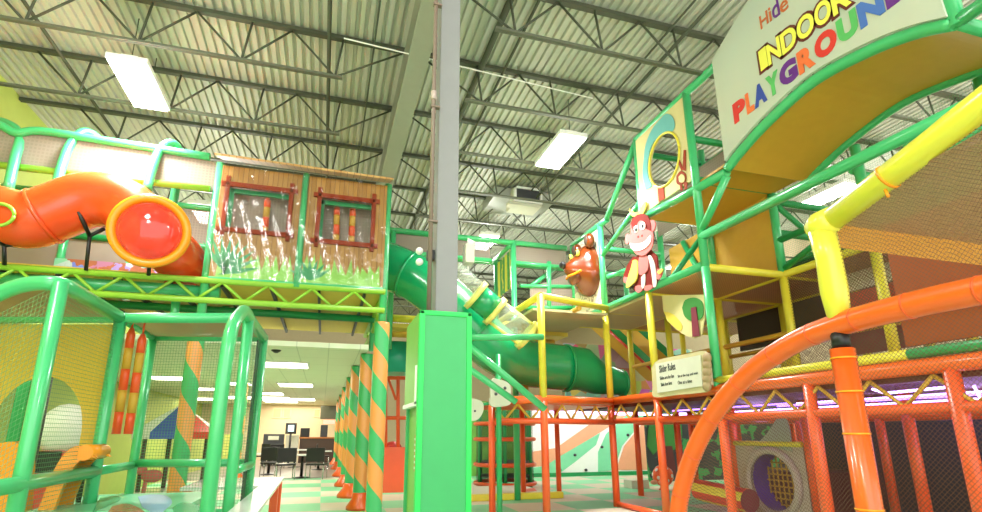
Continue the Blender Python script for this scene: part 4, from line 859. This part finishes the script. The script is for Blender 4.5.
# ------------------------------------------------------------------ bear panel and bear head
r = thing('bear_panel', 'pale streaked panel behind the glossy brown bear head', 'play panel', (XW, 10.9, 4.2))
part(r, 'board', MB().box((XW-.03, 10.2, 4.25), (XW+.01, 11.55, 6.1)), 'streak' if 'streak' in M else 'off_white')
r['label'] = 'pale streaked panel with a glossy brown moulded bear head sticking out'
hc = onX(588, 271, XW-.1); KB = .86
hb = bmesh.new(); bmesh.ops.create_uvsphere(hb, u_segments=32, v_segments=20, radius=1)
for v in hb.verts:
    c = v.co.copy(); k = max(0, -c.x)                # snout pushed out towards the aisle
    s_ = math.exp(-((c.y/.45)**2+(c.z/.42)**2))*k
    v.co = V((c.x*.40-s_*.36, c.y*(.52+.06*(c.z < -.1)), c.z*.74))*KB
head = part(r, 'head', MB().from_bm(hb, True, Matrix.Translation(hc)), 'bear')
def E_(nm, off, rad, m_, n=20):
    b = MB(); b.ell(hc+V(off)*KB, [q*KB for q in rad], n); return part(r, nm, b, m_, head)
E_('nose', (-.76, .0, .10), (.09, .13, .1), 'black', 14); E_('ear', (-.1, -.36, .74), (.14, .17, .22), 'bear'); E_('ear', (-.1, .40, .70), (.14, .17, .22), 'bear'); E_('inner_ear', (-.2, -.36, .76), (.06, .1, .14), 'counter')
E_('inner_ear', (-.2, .40, .72), (.06, .1, .14), 'counter'); E_('eye', (-.40, -.2, .42), (.06, .08, .1), 'banana', 12); E_('eye', (-.40, .22, .42), (.06, .08, .1), 'banana', 12); E_('pupil', (-.45, -.2, .42), (.02, .04, .06), 'black', 10); E_('pupil', (-.45, .22, .42), (.02, .04, .06), 'black', 10)
b = MB(); b.tube(smoothpath([hc+V(q)*KB for q in [(-.42, -.40, -.14), (-.54, -.24, -.2), (-.6, 0, -.2), (-.54, .24, -.2), (-.42, .40, -.14)]], 4), .03, 8); part(r, 'mouth', b, 'ring', head)
b = MB().ell(hc+V((-.36, 0, -.2)), (.14, .26, .18), 16); part(r, 'jaw', b, 'bear', head)
# ------------------------------------------------------------------ monkey cut-out
mx = XW-.07
r = thing('monkey_cutout', 'big grinning brown and pink cartoon monkey cut-out holding bananas on the green rail', 'cut-out figure', onX(643, 290, mx))
def mk(pxs, m_, nm, x, th=.03, lb=None, sm=True): flat(pxs, m_, nm, lb, x, th, r, sm)
def cr(pts): return [(620+a/4.875, 195+c/4.875) for a, c in pts]
mk(cr([(85, 300), (140, 262), (165, 280), (185, 300), (190, 350), (200, 370), (190, 400), (180, 440), (165, 455), (130, 462), (85, 470), (72, 445), (85, 400)]), 'monkey', 'body', mx)
mk(cr([(70, 300), (88, 310), (60, 360), (45, 420), (25, 428), (22, 400), (40, 345)]), 'monkey', 'arm', mx)
mk(cr([(22, 400), (42, 402), (48, 418), (36, 432), (20, 420)]), 'pink', 'hand', mx-.03, .02); mk(cr([(186, 360), (204, 362), (212, 372), (204, 398), (190, 412), (180, 398)]), 'pink', 'hand', mx-.03, .02)
mk(cr([(98, 300), (125, 290), (140, 310), (140, 360), (120, 385), (98, 388), (90, 350)]), 'pink', 'belly', mx-.03, .02)
mk(cr([(92, 95), (118, 92), (140, 105), (155, 140), (155, 180), (130, 190), (90, 200), (62, 185), (58, 140), (70, 112)]), 'monkey', 'head', mx-.02, .03)
mk(cr([(55, 140), (57, 190), (45, 195), (36, 215), (52, 240), (60, 260), (85, 290), (120, 295), (150, 270), (163, 240), (165, 190), (150, 175), (130, 165), (125, 140), (110, 125), (95, 130), (85, 150), (75, 165), (70, 180)]), 'pink', 'face', mx-.05, .02)
mk(cr([(36, 190), (46, 195), (46, 235), (36, 238), (30, 220)]), 'pink', 'ear', mx-.01, .03); mk(cr([(152, 125), (166, 122), (178, 140), (172, 170), (160, 180), (152, 160)]), 'pink', 'ear', mx-.01, .03)
mk(cr([(48, 235), (75, 240), (120, 228), (150, 195), (150, 225), (135, 250), (105, 268), (75, 272), (55, 258)]), 'white', 'teeth', mx-.072, .012)
mk(cr([(70, 155), (82, 148), (87, 165), (82, 182), (72, 180)]), 'white', 'eye', mx-.072, .01); mk(cr([(98, 145), (110, 130), (122, 140), (122, 160), (108, 170), (98, 162)]), 'white', 'eye', mx-.072, .01)
mk(cr([(75, 160), (82, 160), (82, 175), (75, 175)]), 'black', 'pupil', mx-.083, .006); mk(cr([(105, 145), (114, 142), (115, 158), (106, 160)]), 'black', 'pupil', mx-.083, .006)
mk(cr([(84, 202), (90, 198), (91, 206), (85, 208)]), 'text_brown', 'nostril', mx-.072, .006); mk(cr([(104, 196), (110, 193), (111, 201), (105, 203)]), 'text_brown', 'nostril', mx-.072, .006)
mk(cr([(68, 320), (84, 318), (92, 350), (85, 410), (60, 440), (35, 452), (45, 400), (58, 360)]), 'banana', 'banana_bunch', mx-.035, .03); mk(cr([(185, 375), (205, 360), (212, 366), (195, 385)]), 'banana', 'banana', mx-.05, .02)
mk(cr([(138, 300), (150, 295), (172, 340), (180, 430), (165, 450), (158, 400), (150, 345)]), 'foam_white', 'vest_edge', mx-.035, .012); mk(cr([(106, 400), (124, 385), (122, 440), (108, 455)]), 'foam_white', 'vest_edge', mx-.035, .012)
mk(cr([(78, 445), (100, 440), (112, 462), (95, 476), (80, 468)]), 'pink', 'foot', mx-.035, .02); mk(cr([(122, 445), (150, 438), (162, 452), (140, 466), (124, 464)]), 'pink', 'foot', mx-.035, .02)
mk(cr([(52, 68), (62, 80), (95, 85), (118, 45), (130, 35), (130, 60), (112, 98), (70, 105), (55, 90)]), 'banana', 'banana_peel', mx-.01, .03)
# ------------------------------------------------------------------ rules sign and tree board
rx = XW-.14; r = thing('rules_sign', 'white rules board in a rough log frame standing on the orange deck', 'sign', onX(682, 392, rx))
flat([(654, 368), (661, 360), (690, 354), (706, 351), (708, 360), (708, 376), (710, 390), (700, 393), (678, 395), (656, 397), (655, 385)], 'tan_board', 'frame', 'rough tan log frame', rx, .05, r, True)
flat([(656, 364), (701, 355), (703, 386), (658, 393)], 'off_white', 'panel', None, rx-.052, .012, r, False)
def rtext(t_, p0, p1, hz, off=.0):
    a, e = onX(*p0, rx-.066), onX(*p1, rx-.066); ex = (e-a); w = ex.length; part(r, 'text', text_mb(t_, (a, ex.normalized(), V((0, 0, 1))), 1, off, .002, (w, hz)), 'dark_grey')
rtext('Slider Rules', (659.5, 373), (675.5, 369.5), .13, .01); rtext('Slides are for fun', (660, 380), (674, 377.5), .06); rtext('Sit at the top and wait', (678, 378.5), (698, 375), .06); rtext('Slide feet first', (661, 386.5), (672, 384.5), .06); rtext('One at a time', (678, 384.5), (692, 382.5), .06)
for k in range(5): p = onX(707, 358+k*7, rx-.03); part(r, 'log_knot', MB().ell(p, (.05, .09, .09), 10), 'rock')
tx = XW+.15; r = thing('tree_board', 'cream hanging board with a green tree and maroon trunk below the tan deck', 'play panel', onX(690, 335, tx))
cr2 = lambda pts: [(640+a/3.94, 290+c/3.94) for a, c in pts]
flat(cr2([(90, 22), (255, 18), (258, 110), (245, 180), (215, 190), (180, 178), (145, 155), (110, 120), (95, 80)]), 'cream', 'board', None, tx, .02, r, False)
flat(cr2([(168, 70), (180, 40), (215, 30), (245, 45), (252, 85), (240, 115), (205, 122), (178, 105)]), 'tree_green', 'crown', None, tx-.022, .012, r); flat(cr2([(202, 70), (222, 66), (236, 180), (208, 186)]), 'maroon', 'trunk', None, tx-.036, .01, r, False)
flat(cr2([(95, 85), (130, 95), (165, 135), (160, 160), (125, 135), (105, 110)]), 'ochre_deck', 'hill', None, tx-.022, .008, r)
# ================================================================== RIGHT FOREGROUND FRAME
FX = 2.1
r = thing('foreground_gate_frame', 'bent orange padded rail with yellow upper pipe and netting in the right foreground', 'play frame', (FX, 2.0, 0))
op = [V((FX, 3.03, 0)), V((FX, 2.99, .6))]+[onX(x, y, FX) for x, y in [(678, 512), (690, 462), (712, 417), (745, 377), (790, 345), (838, 325), (900, 308), (982, 290)]]+[V((FX, .2, 1.90)), V((FX, -1.2, 1.90))]
sp = smoothpath(op, 6); part(r, 'orange_rail', MB().tube(sp, .05, 20), 'orange', None, 'bent orange padded rail')
for k in range(14, len(sp)-2, 5): d = (sp[k+1]-sp[k-1]).normalized(); part(r, 'pad_seam', MB().tube([sp[k]-d*.004, sp[k]+d*.004], .0513, 20), 'orange_post')
pb = onX(846, 345, FX); part(r, 'post', MB().tube([(FX, 1.69, 0), (FX, 1.69, 1.80)], .047, 18), 'orange', None, 'orange padded post'); part(r, 'post_gap', MB().tube([(FX, 1.69, 1.80), (FX, 1.69, 1.87)], .036, 14), 'black')
for z in (1.16, 1.45, 1.62, 1.76): part(r, 'cable_tie', MB().tube([(FX, 1.69, z-.004), (FX, 1.69, z+.004)], .05, 18), 'ring')
yp = [V((FX, 1.68, 1.9)), V((FX, 1.68, 2.05)), V((FX, 1.68, 2.2)), onX(821, 228, FX)]
part(r, 'yellow_post', MB().tube([yp[0], yp[1], yp[2], yp[3]], [.04, .054, .051, .056], 18), 'yellow_pad', None, 'yellow padded post')
a = onX(824, 226, FX); e = onX(982, 105, FX); e2 = a+(e-a)*2.6
part(r, 'yellow_rail', MB().tube([a, a.lerp(e2, .3), a.lerp(e2, .33), e2], [.052, .052, .054, .054], 18), 'yellow_pad', None, 'yellow padded upper rail')
part(r, 'corner_wrap', MB().tube([onX(812, 231, FX), onX(821, 226, FX), onX(834, 218, FX)], [.045, .066, .056], 16), 'yellow_pad', None, 'loose yellow wrap at the corner')
m_ = a.lerp(e, .47); d = (e-a).normalized(); part(r, 'cable_tie', MB().tube([m_-d*.005, m_+d*.005], .056, 18), 'ring'); part(r, 'tie_end', MB().tube([m_+V((-.03, 0, -.06)), m_+V((-.05, -.02, -.10))], .006, 6), 'ring')
# nets
rail = sp[12:]; b = MB(); b.strip([V((FX+.01, p.y, 0)) for p in rail], [p+V((.01, 0, 0)) for p in rail]); part(r, 'side_net', b, 'net_orange', None, 'net below the orange rail')
b = MB(); i0 = [p for p in sp if p.y < 1.66]; b.strip([V((FX+.01, p.y, p.z)) for p in i0], [V((FX+.01, p.y, a.z+(e2.z-a.z)*(a.y-p.y)/(a.y-e2.y))) for p in i0]); part(r, 'side_net', b, 'net_orange', None, 'net between the orange and yellow rails')
zt_ = a.z+.02; part(r, 'canopy_mesh', MB().quad((FX, 1.68, zt_), (6.2, 1.68, zt_), (6.2, -.6, zt_+.3), (FX, -.6, zt_+.3)), 'net_tan', None, 'tan mesh canopy'); part(r, 'canopy_hem', MB().quad((FX+.06, 1.69, zt_-.11), (6.2, 1.69, zt_-.11), (6.2, 1.68, zt_), (FX+.06, 1.68, zt_)), 'net_ochre', None, 'ochre hem of the canopy')
# ================================================================== UNDER THE RIGHT DECK
r = thing('tunnel_panel', 'grey perforated panel with a round purple tunnel hole and yellow lattice under the deck', 'play panel', (7.5, 7.7, 0))
hc = onX(774, 482, 7.45); yA, yB = 8.43, 6.95
b = MB().hole_panel((7.45, yA, 0), (0, -1, 0), (0, 0, 1), yA-yB, 1.25, yA-hc.y, hc.z, .46, .5, (.05, 0, 0)); part(r, 'board', b, 'grey_ring')
rot = V((0, 0, 1)).rotation_difference(V((-1, 0, 0))).to_matrix().to_4x4()
b = MB(); rings = [b.pts([hc+rot @ V((rr*math.cos(2*math.pi*j/36), rr*math.sin(2*math.pi*j/36), zz)) for j in range(36)]) for rr, zz in [(.46, -.02), (.58, -.02), (.58, .05), (.55, .09), (.49, .09), (.46, .05)]]
for A, B in zip(rings, rings[1:]):
    for j in range(36): b.face((A[j], A[(j+1) % 36], B[(j+1) % 36], B[j]), True)
part(r, 'rim', b, 'grey_ring', None, 'pale tunnel rim')
b = MB(); b.tube([hc, hc+V((.34, 0, 0))], .47, 32, False); b.tube([hc+V((.34, 0, 0)), hc], .46, 32, False); part(r, 'tunnel_lining', b, 'purple_ring', None, 'purple tunnel lining')
for k in range(-4, 5):
    h_ = math.sqrt(max(.01, .46**2-(k*.1)**2)); part(r, 'lattice_bar', MB().tube([hc+V((.3, k*.1, -h_)), hc+V((.3, k*.1, h_))], .014, 6), 'ochre'); part(r, 'lattice_bar', MB().tube([hc+V((.32, -h_, k*.1)), hc+V((.32, h_, k*.1))], .014, 6), 'ochre')
part(r, 'top_rail', MB().tube([(7.45, yA, 1.28), (7.45, yB, 1.28)], .045, 10), 'yellow', None, 'yellow top rail'); part(r, 'painted_peak', MB().prism([onX(x, y, 7.44) for x, y in [(752, 450), (768, 432), (777, 418), (786, 418), (790, 432), (792, 452), (770, 446)]], (.02, 0, 0)), 'duct', None, 'pale grey painted peak')
# dark walls of the play room under the deck
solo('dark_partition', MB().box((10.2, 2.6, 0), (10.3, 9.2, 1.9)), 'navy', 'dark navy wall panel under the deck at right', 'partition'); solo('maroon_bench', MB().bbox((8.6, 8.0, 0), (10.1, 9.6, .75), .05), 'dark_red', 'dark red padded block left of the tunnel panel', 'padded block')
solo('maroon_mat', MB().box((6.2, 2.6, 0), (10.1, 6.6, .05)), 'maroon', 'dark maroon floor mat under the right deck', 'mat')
r = thing('checked_panel', 'maroon and yellow checked panel at the far right edge under the deck', 'play panel', (6.7, 2.9, 0))
for k in range(5): part(r, 'check', MB().box((6.7, 2.0, k*.34), (6.76, 3.45, k*.34+.34)), 'maroon' if k % 2 else 'ochre_deck')
p = onY(800, 500, 9.8)
# purple LED strips
def led(pts, m_, lb): solo('led_strip', bar(pts, .015, 6), m_, lb, 'light strip', 'purple LED strips under the deck')
led([(7.3, 10.0, 1.93), (7.3, 6.95, 1.93)], 'led', 'purple LED strip along the deck underside, left of the tunnel panel'); led([(7.3, 6.8, 1.92), (7.3, 3.2, 1.92)], 'led_white', 'long bright LED strip under the deck behind the orange posts')
led([(6.7, 6.6, 1.86), (6.7, 3.4, 1.86)], 'led', 'purple LED strip nearest the orange deck edge'); led([(8.9, 10.5, 1.93), (8.9, 3.2, 1.93)], 'led_white', 'bright LED strip further back under the deck'); led([(9.9, 9., 1.9), (9.9, 3.0, 1.9)], 'led', 'rearmost LED strip under the deck by the dark wall')
led([(6.1, 12.1, 1.93), (10.6, 12.1, 1.93)], 'led_white', 'LED strip across the rear edge of the deck, left of the orange bent rail'); led([(6.0, 3.56, 1.9), (6.02, 3.5, 1.62), (6.2, 3.1, 1.58), (6.4, 2.8, 1.42)], 'led_white', 'drooping LED strip at the far right post'); led([(6.2, 3.4, 1.93), (6.3, 2.4, 1.93)], 'led_white', 'short LED strip at the right frame edge'); led([(6.2, 4.7, 1.96), (6.18, 4.55, 1.9), (6.18, 3.75, 1.92)], 'led_white', 'kinked LED strip left of the far right post')
led([(7.2, 17.57, 2.2), (13.5, 17.57, 2.2)], 'led_white', 'LED strip above the peach and green climbing wall')  # extra strip, added because the climbing wall came out too dim
for x in (8, 10.5):  # added fill lamps that brighten the climbing wall, no fixture behind them
    l = bpy.data.lights.new('wall_glow', 'AREA'); l.size = 1.2; l.energy = 14; l.color = (1, .93, .97); o = bpy.data.objects.new('wall_glow', l); COL.objects.link(o); o.location = (x, 16.2, 2.3); o.rotation_euler = (math.radians(35), 0, 0)
for (x, y) in ((7.6, 8), (7.6, 4.4), (9.4, 6)):
    l = bpy.data.lights.new('led_glow', 'POINT'); l.energy = 14; l.color = (.66, .42, 1); l.shadow_soft_size = .3
    o = bpy.data.objects.new('led_glow', l); COL.objects.link(o); o.location = (x, y, 1.75)
# soft roller, spotted ball, step
r = thing('foam_roller', 'red and yellow striped soft roller lying left of the tunnel panel', 'soft roller', onX(728, 505, 6.9))
a, e = onX(700, 490, 6.9), onX(750, 501, 6.9); d = (e-a); ax = d.normalized(); s_ = V((0, 0, 1)).cross(ax).normalized(); t_ = ax.cross(s_)
for k in range(8):
    b = MB(); m0 = [s_*math.cos(q)+t_*math.sin(q) for q in [2*math.pi*(k+i/4)/8 for i in range(5)]]
    i0 = b.pts([a+v*.19 for v in m0]); i1 = b.pts([e+v*.19 for v in m0])
    for q in range(4): b.face((i0[q], i0[q+1], i1[q+1], i1[q]), True)
    part(r, 'stripe', b, 'ochre_deck' if k % 2 else 'red')
for c, sg in ((a, -1), (e, 1)): part(r, 'end_cap', MB().lathe([(.19, -.005), (.19, .005)], c, 24, V((0, 0, 1)).rotation_difference(ax).to_matrix().to_4x4()), 'maroon')
p = onZ(664, 490, 0); c = p+V((0, 0, .36)); r = thing('spotted_ball', 'red ball toy with white spots on a short stem behind the orange rail', 'toy', p)
part(r, 'ball', MB().ell(c, .27, 24), 'orange_post'); part(r, 'stem', MB().lathe([(.14, 0), (.1, .05), (.08, .15)], p, 16), 'red')
random.seed(4)
for k in range(22):
    z = 1-2*(k+.5)/22; a_ = k*2.4; rr = math.sqrt(1-z*z); dv = V((rr*math.cos(a_), rr*math.sin(a_), z)); part(r, 'spot', MB().lathe([(.05, .262), (.045, .276)], c, 12, V((0, 0, 1)).rotation_difference(dv).to_matrix().to_4x4()), 'white')
for dx in (-.22, .02): part(r, 'foot', MB().ell(p+V((-.2+dx, -.2, .22)), (.1, .08, .06), 10), 'peach')
solo('step_box', MB().bbox(tuple(onZ(632, 489, 0)), tuple(onZ(632, 489, 0)+V((.55, .4, .22))), .02), 'off_white', 'small white step box beside the spotted ball', 'step')
# ================================================================== CLIMBING WALL AND REAR FLOOR
WY = 17.6
r = thing('climbing_wall', 'white climbing wall with slanting peach and green bands at the rear', 'climbing wall', (9, WY, 0))
part(r, 'board', MB().box((7.0, WY, 0), (14.5, WY+.1, 2.4)), 'wall_white')
def band(pxs, m_, lb): part(r, 'band', MB().prism([onY(x, y, WY-.003) for x, y in pxs], (0, -.006, 0)), m_, None, lb)
band([(530, 467), (530, 452), (556, 448), (590, 424), (612, 404), (645, 404), (612, 425), (586, 441), (562, 455), (545, 466)], 'peach', 'peach band'); band([(545, 466), (562, 455), (586, 441), (600, 433), (596, 445), (575, 462), (560, 473), (532, 473), (532, 468)], 'mint', 'green band')
band([(598, 452), (606, 434), (630, 412), (638, 404), (660, 404), (640, 424), (622, 446), (614, 470), (598, 472)], 'mint', 'green band'); band([(616, 470), (624, 446), (642, 424), (652, 416), (652, 470)], 'peach', 'peach band')
part(r, 'base_strip', MB().box((6.9, WY-.04, 0), (14.5, WY, .13)), 'dgreen', None, 'green base strip')
for x, y in [(602, 447), (612, 430), (575, 455), (586, 470), (560, 470), (628, 435)]: part(r, 'hold', MB().ell(onY(x, y, WY-.02), (.06, .05, .05), 10), 'dark_grey')
solo('lime_partition', MB().box((4.2, 18.6, 0), (7.4, 18.7, 2.6)), 'lime_face', 'lime green partition behind the round trampoline tower', 'partition')
t = NT('tree_mural'); vec, o = t.coord(); n1 = t.noise(vec, 2.2, 5)
t.color(t.mix(t.math('GREATER_THAN', n1, .56), rgb('#2a3038'), rgb('#2f8a4a'))); add('tree_mural', t.m)
r = thing('dark_mural', 'dark painted wall with a big leafy tree behind the orange posts', 'mural', (11, 15, 0))
p0, p1 = onY(649, 476, 15), onY(735, 412, 15)
part(r, 'board', MB().box((p0.x, 15, 0), (p1.x+2, 15.06, 2.0)), 'tree_mural'); part(r, 'tree_crown', MB().prism(smoothpath([onY(x, y, 14.99) for x, y in [(647, 446), (649, 425), (656, 414), (668, 412), (678, 416), (682, 430), (680, 446), (672, 450), (660, 449), (653, 455)]], 3), (0, -.01, 0)), 'tree_green'); part(r, 'trunk', MB().prism([onY(x, y, 14.985) for x, y in [(664, 446), (672, 446), (677, 476), (664, 476)]], (0, -.01, 0)), 'dark_red')
# round rope tower
c = V((5.0, 14.6, 0)); r = thing('net_tower', 'round tower of orange hoops, green posts and black netting behind the green pad', 'net tower', c)
RT = .84
for z in (.12, .62, 1.3, 1.72): part(r, 'hoop', MB().tube([c+V((RT*math.cos(a), RT*math.sin(a), z)) for a in [2*math.pi*k/32 for k in range(33)]], .055, 10), 'orange_post')
for k in range(6):
    a = 2*math.pi*(k+.2)/6; part(r, 'post', MB().tube([c+V((RT*.96*math.cos(a), RT*.96*math.sin(a), 0)), c+V((RT*.96*math.cos(a), RT*.96*math.sin(a), 2.1))], .045, 10), 'dgreen')
for z in (.3, .68): part(r, 'floor_net', MB().lathe([(RT-.03, z), (RT-.03, z+.02)], c, 32), 'dark_grey')
ring = lambda z, n=24: [c+V(((RT-.03)*math.cos(2*math.pi*k/n), (RT-.03)*math.sin(2*math.pi*k/n), z)) for k in range(n+1)]
part(r, 'net', MB().strip(ring(.1), ring(2.1)), 'net_black')
b = MB(); q0 = onZ(462, 497.5, 0); q1 = onZ(563, 498, 0)
r = thing('floor_platform', 'low white platform with yellow edge on the floor behind the orange post', 'platform', ((q0.x+q1.x)/2, q0.y, 0))
part(r, 'edge', MB().bbox((q0.x-.8, q1.y-.05, 0), (q1.x, q1.y+.12, .14), .03), 'yellow', None, 'yellow padded edge'); part(r, 'top', MB().box((q0.x-.8, q1.y+.12, 0), (q1.x-.3, q1.y+1.9, .13)), 'off_white'); part(r, 'print', MB().prism([onZ(x, y, .131) for x, y in [(520, 490), (534, 488), (537, 491), (523, 492)]], (0, 0, .004)), 'red_poster')
# orange framed area behind the colonnade
r = thing('orange_frame', 'orange pipe frame with low orange wall seen between the front column and green pad', 'frame', onY(393, 470, 14.2))
OY = 14.2
for x in (385.5, 398): P('post', [onY(x, 472, OY), onY(x, 352, OY)], 'orange_post', .05)
for y in (378, 418): P('rail', [onY(384, y, OY), onY(420, y, OY)], 'orange_post', .05)
P('brace', [onY(388, 378, OY), onY(396, 400, OY)], 'orange_post', .035)
a, e = onY(383, 471, OY-.1), onY(425, 447, OY-.1); part(r, 'low_wall', MB().box((a.x, OY-.1, 0), (e.x, OY-.02, e.z)), 'orange_post')
a = onY(393, 441, OY+1); solo('red_beanbag', MB().ell((a.x, a.y, .95), (.3, .25, .3)).ell((a.x, a.y, .45), (.32, .28, .5)), 'red_chair', 'red rounded seat behind the low orange wall', 'seat')
solo('teal_tube', MB().lathe([(.5, 2.9), (.5, 3.65)], onY(397, 340, 13.2)*V((1, 1, 0)) if False else (onY(398, 340, 13.2).x, 13.2, 0), 24), 'teal', 'short upright teal tube beyond the front striped column', 'tube')
# ================================================================== DINING AREA
def table(x, y, label):
    t_ = thing('dining_table', label, 'table', (x, y, 0), 'dining tables'); part(t_, 'tabletop', MB().bbox((x-.5, y-.5, .73), (x+.5, y+.5, .77), .01), 'gloss_white'); part(t_, 'pedestal', MB().tube([(x, y, .03), (x, y, .73)], .05, 10), 'black'); part(t_, 'base', MB().lathe([(.28, 0.012), (.26, .035), (.05, .06)], (x, y, 0), 16), 'black'); return t_
def chair(x, y, rz, label, src=[None]):
    if src[0] is None:
        c = thing('dining_chair', label, 'chair', (0, 0, 0), 'dining chairs'); src[0] = c
        part(c, 'seat', MB().bbox((-.3, -.28, .44), (.3, .28, .5), .015), 'black'); part(c, 'backrest', MB().bbox((-.3, .25, .56), (.3, .3, 1.0), .015), 'black')
        for sx in (-.28, .28):
            part(c, 'leg', MB().tube([(sx, -.26, 0.012), (sx, -.25, .44)], .018, 6), 'chrome'); part(c, 'leg', MB().tube([(sx, .3, 0.012), (sx, .26, .43), (sx, .26, .6)], .018, 6), 'chrome')
        c.location = (x, y, .0); c.rotation_euler = (0, 0, rz); return c
    return dup(src[0], (x, y, 0), rz, label)
for px, py, lb in [(301, 478, 'front dining table with white top on a black pedestal'), (268, 475, 'dining table at left beside the thin striped column'), (318, 470, 'dining table behind the front one, near the brown counter'), (294, 467.5, 'rear dining table before the dark cabinets')]:
    p = onZ(px, py, 0); table(p.x, p.y, lb)
for px, py, rz, lb in [(284, 479.5, 3.3, 'black chair left of the front dining table'), (316, 479, 2.9, 'black chair right of the front dining table'), (270, 477, 3.0, 'black chair before the left dining table'), (276, 468.5, .2, 'black chair left of the rear dining table, behind the front ones'), (322, 467, 1.6, 'black chair by the column row at the rear table'), (263, 467, -.4, 'black chair behind the left dining table')]:
    p = onZ(px, py, 0); chair(p.x, p.y, rz, lb)
CYY = 29.
a, e = onY(298, 461, CYY), onY(335, 437, CYY); r = thing('snack_counter', 'dark brown snack counter with orange wood top at the end of the dining area', 'counter', ((a.x+e.x)/2, CYY, 0))
part(r, 'body', MB().box((a.x, CYY, .012), (e.x+.1, CYY+.7, e.z-.08)), 'counter'); part(r, 'worktop', MB().bbox((a.x-.05, CYY-.06, e.z-.08), (e.x+.15, CYY+.75, e.z), .02), 'counter_top')
zc = e.z
a, e = onY(300, 437, CYY+.3), onY(310, 428, CYY+.3); solo('cash_register', MB().bbox((a.x, CYY+.1, zc), (e.x, CYY+.5, e.z), .03), 'black', 'black cash register on the left of the counter', 'register')
a, e = onY(320, 437, CYY+.3), onY(328, 425, CYY+.3); solo('coffee_machine', MB().bbox((a.x, CYY+.1, zc), (e.x, CYY+.5, e.z), .03), 'dark_grey', 'grey drinks machine on the right of the counter', 'machine')
a, e = onY(320, 419, 31), onY(337, 406, 31); solo('range_hood', MB().bbox((a.x, 30.8, a.z), (e.x, 31.6, e.z), .03), 'steel_light', 'grey metal hood above the counter at the back', 'hood')
a, e = onY(323, 424, 30.9), onY(335, 420, 30.9); r = thing('lit_sign', 'small glowing red-pink lit sign under the grey hood', 'sign', a); part(r, 'panel', MB().bbox((a.x, 30.75, a.z), (e.x, 30.85, e.z), .01), 'neon'); part(r, 'back_box', MB().box((a.x, 30.85, a.z), (e.x, 30.95, e.z)), 'black')
for px, lb in ((268, 'dark cabinet with pale label behind the chairs at left'),):
    a, e = onY(262, 452, 27), onY(284, 434, 27); r = thing('dark_cabinet', lb, 'cabinet', a); part(r, 'body', MB().bbox((a.x, 27, .012), (e.x, 27.6, e.z), .02), 'dark_grey'); a2, e2 = onY(268, 440, 26.98), onY(279, 436, 26.98); part(r, 'label_plate', MB().box((a2.x, 26.97, a2.z), (e2.x, 27, e2.z)), 'off_white')
a, e = onY(285, 434, 28), onY(297, 423, 28); r = thing('monitor', 'black television showing a pale picture above the white shelf', 'television', a); part(r, 'case', MB().bbox((a.x, 28, a.z), (e.x, 28.1, e.z), .02), 'black'); part(r, 'screen', MB().box((a.x+.12, 27.98, a.z+.12), (e.x-.12, 28, e.z-.1)), 'tv'); part(r, 'stand', MB().tube([((a.x+e.x)/2, 28.05, .012), ((a.x+e.x)/2, 28.05, a.z)], .05, 8), 'black')
a, e = onY(285, 448, 28.4), onY(299, 435, 28.4); solo('white_shelf', MB().bbox((a.x, 28.4, .012), (e.x, 28.9, e.z), .02), 'off_white', 'white shelf unit left of the brown counter', 'shelf')
for px, py, w, h, lb in [(277, 413, .5, .6, 'left framed picture on the warm back wall'), (287, 413, .45, .6, 'right framed picture on the warm back wall'), (317, 413, .4, .5, 'small round picture on the back wall beside the hood')]:
    p = onY(px, py, YB-.05); r = thing('wall_picture', lb, 'picture', p-V((0, 0, h/2))); part(r, 'frame', MB().bbox((p.x-w/2, YB-.04, p.z-h/2), (p.x+w/2, YB, p.z+h/2), .01), 'beige'); part(r, 'print', MB().box((p.x-w/2+.06, YB-.05, p.z-h/2+.06), (p.x+w/2-.06, YB-.04, p.z+h/2-.06)), 'tan_board')
l = bpy.data.lights.new('back_wall_wash', 'AREA'); l.size = 3; l.energy = 160; l.color = (1, .86, .66); o = bpy.data.objects.new('back_wall_wash', l); COL.objects.link(o); o.location = (-1.5, 31.2, 3.04)
# ================================================================== WORLD AND VIEW
w = bpy.data.worlds.new('world'); SC.world = w; w.use_nodes = True
w.node_tree.nodes['Background'].inputs[0].default_value = (1, .98, .93, 1); w.node_tree.nodes['Background'].inputs[1].default_value = 2.6
vs = SC.view_settings; SC.display_settings.display_device = 'sRGB'; vs.view_transform = 'Standard'; vs.look = 'None'; vs.gamma = 1; vs.use_curve_mapping = False; vs.exposure = EXPO
SC.cycles.transparent_max_bounces = 24; SC.cycles.max_bounces = 8; SC.cycles.diffuse_bounces = 4; SC.cycles.use_denoising = True
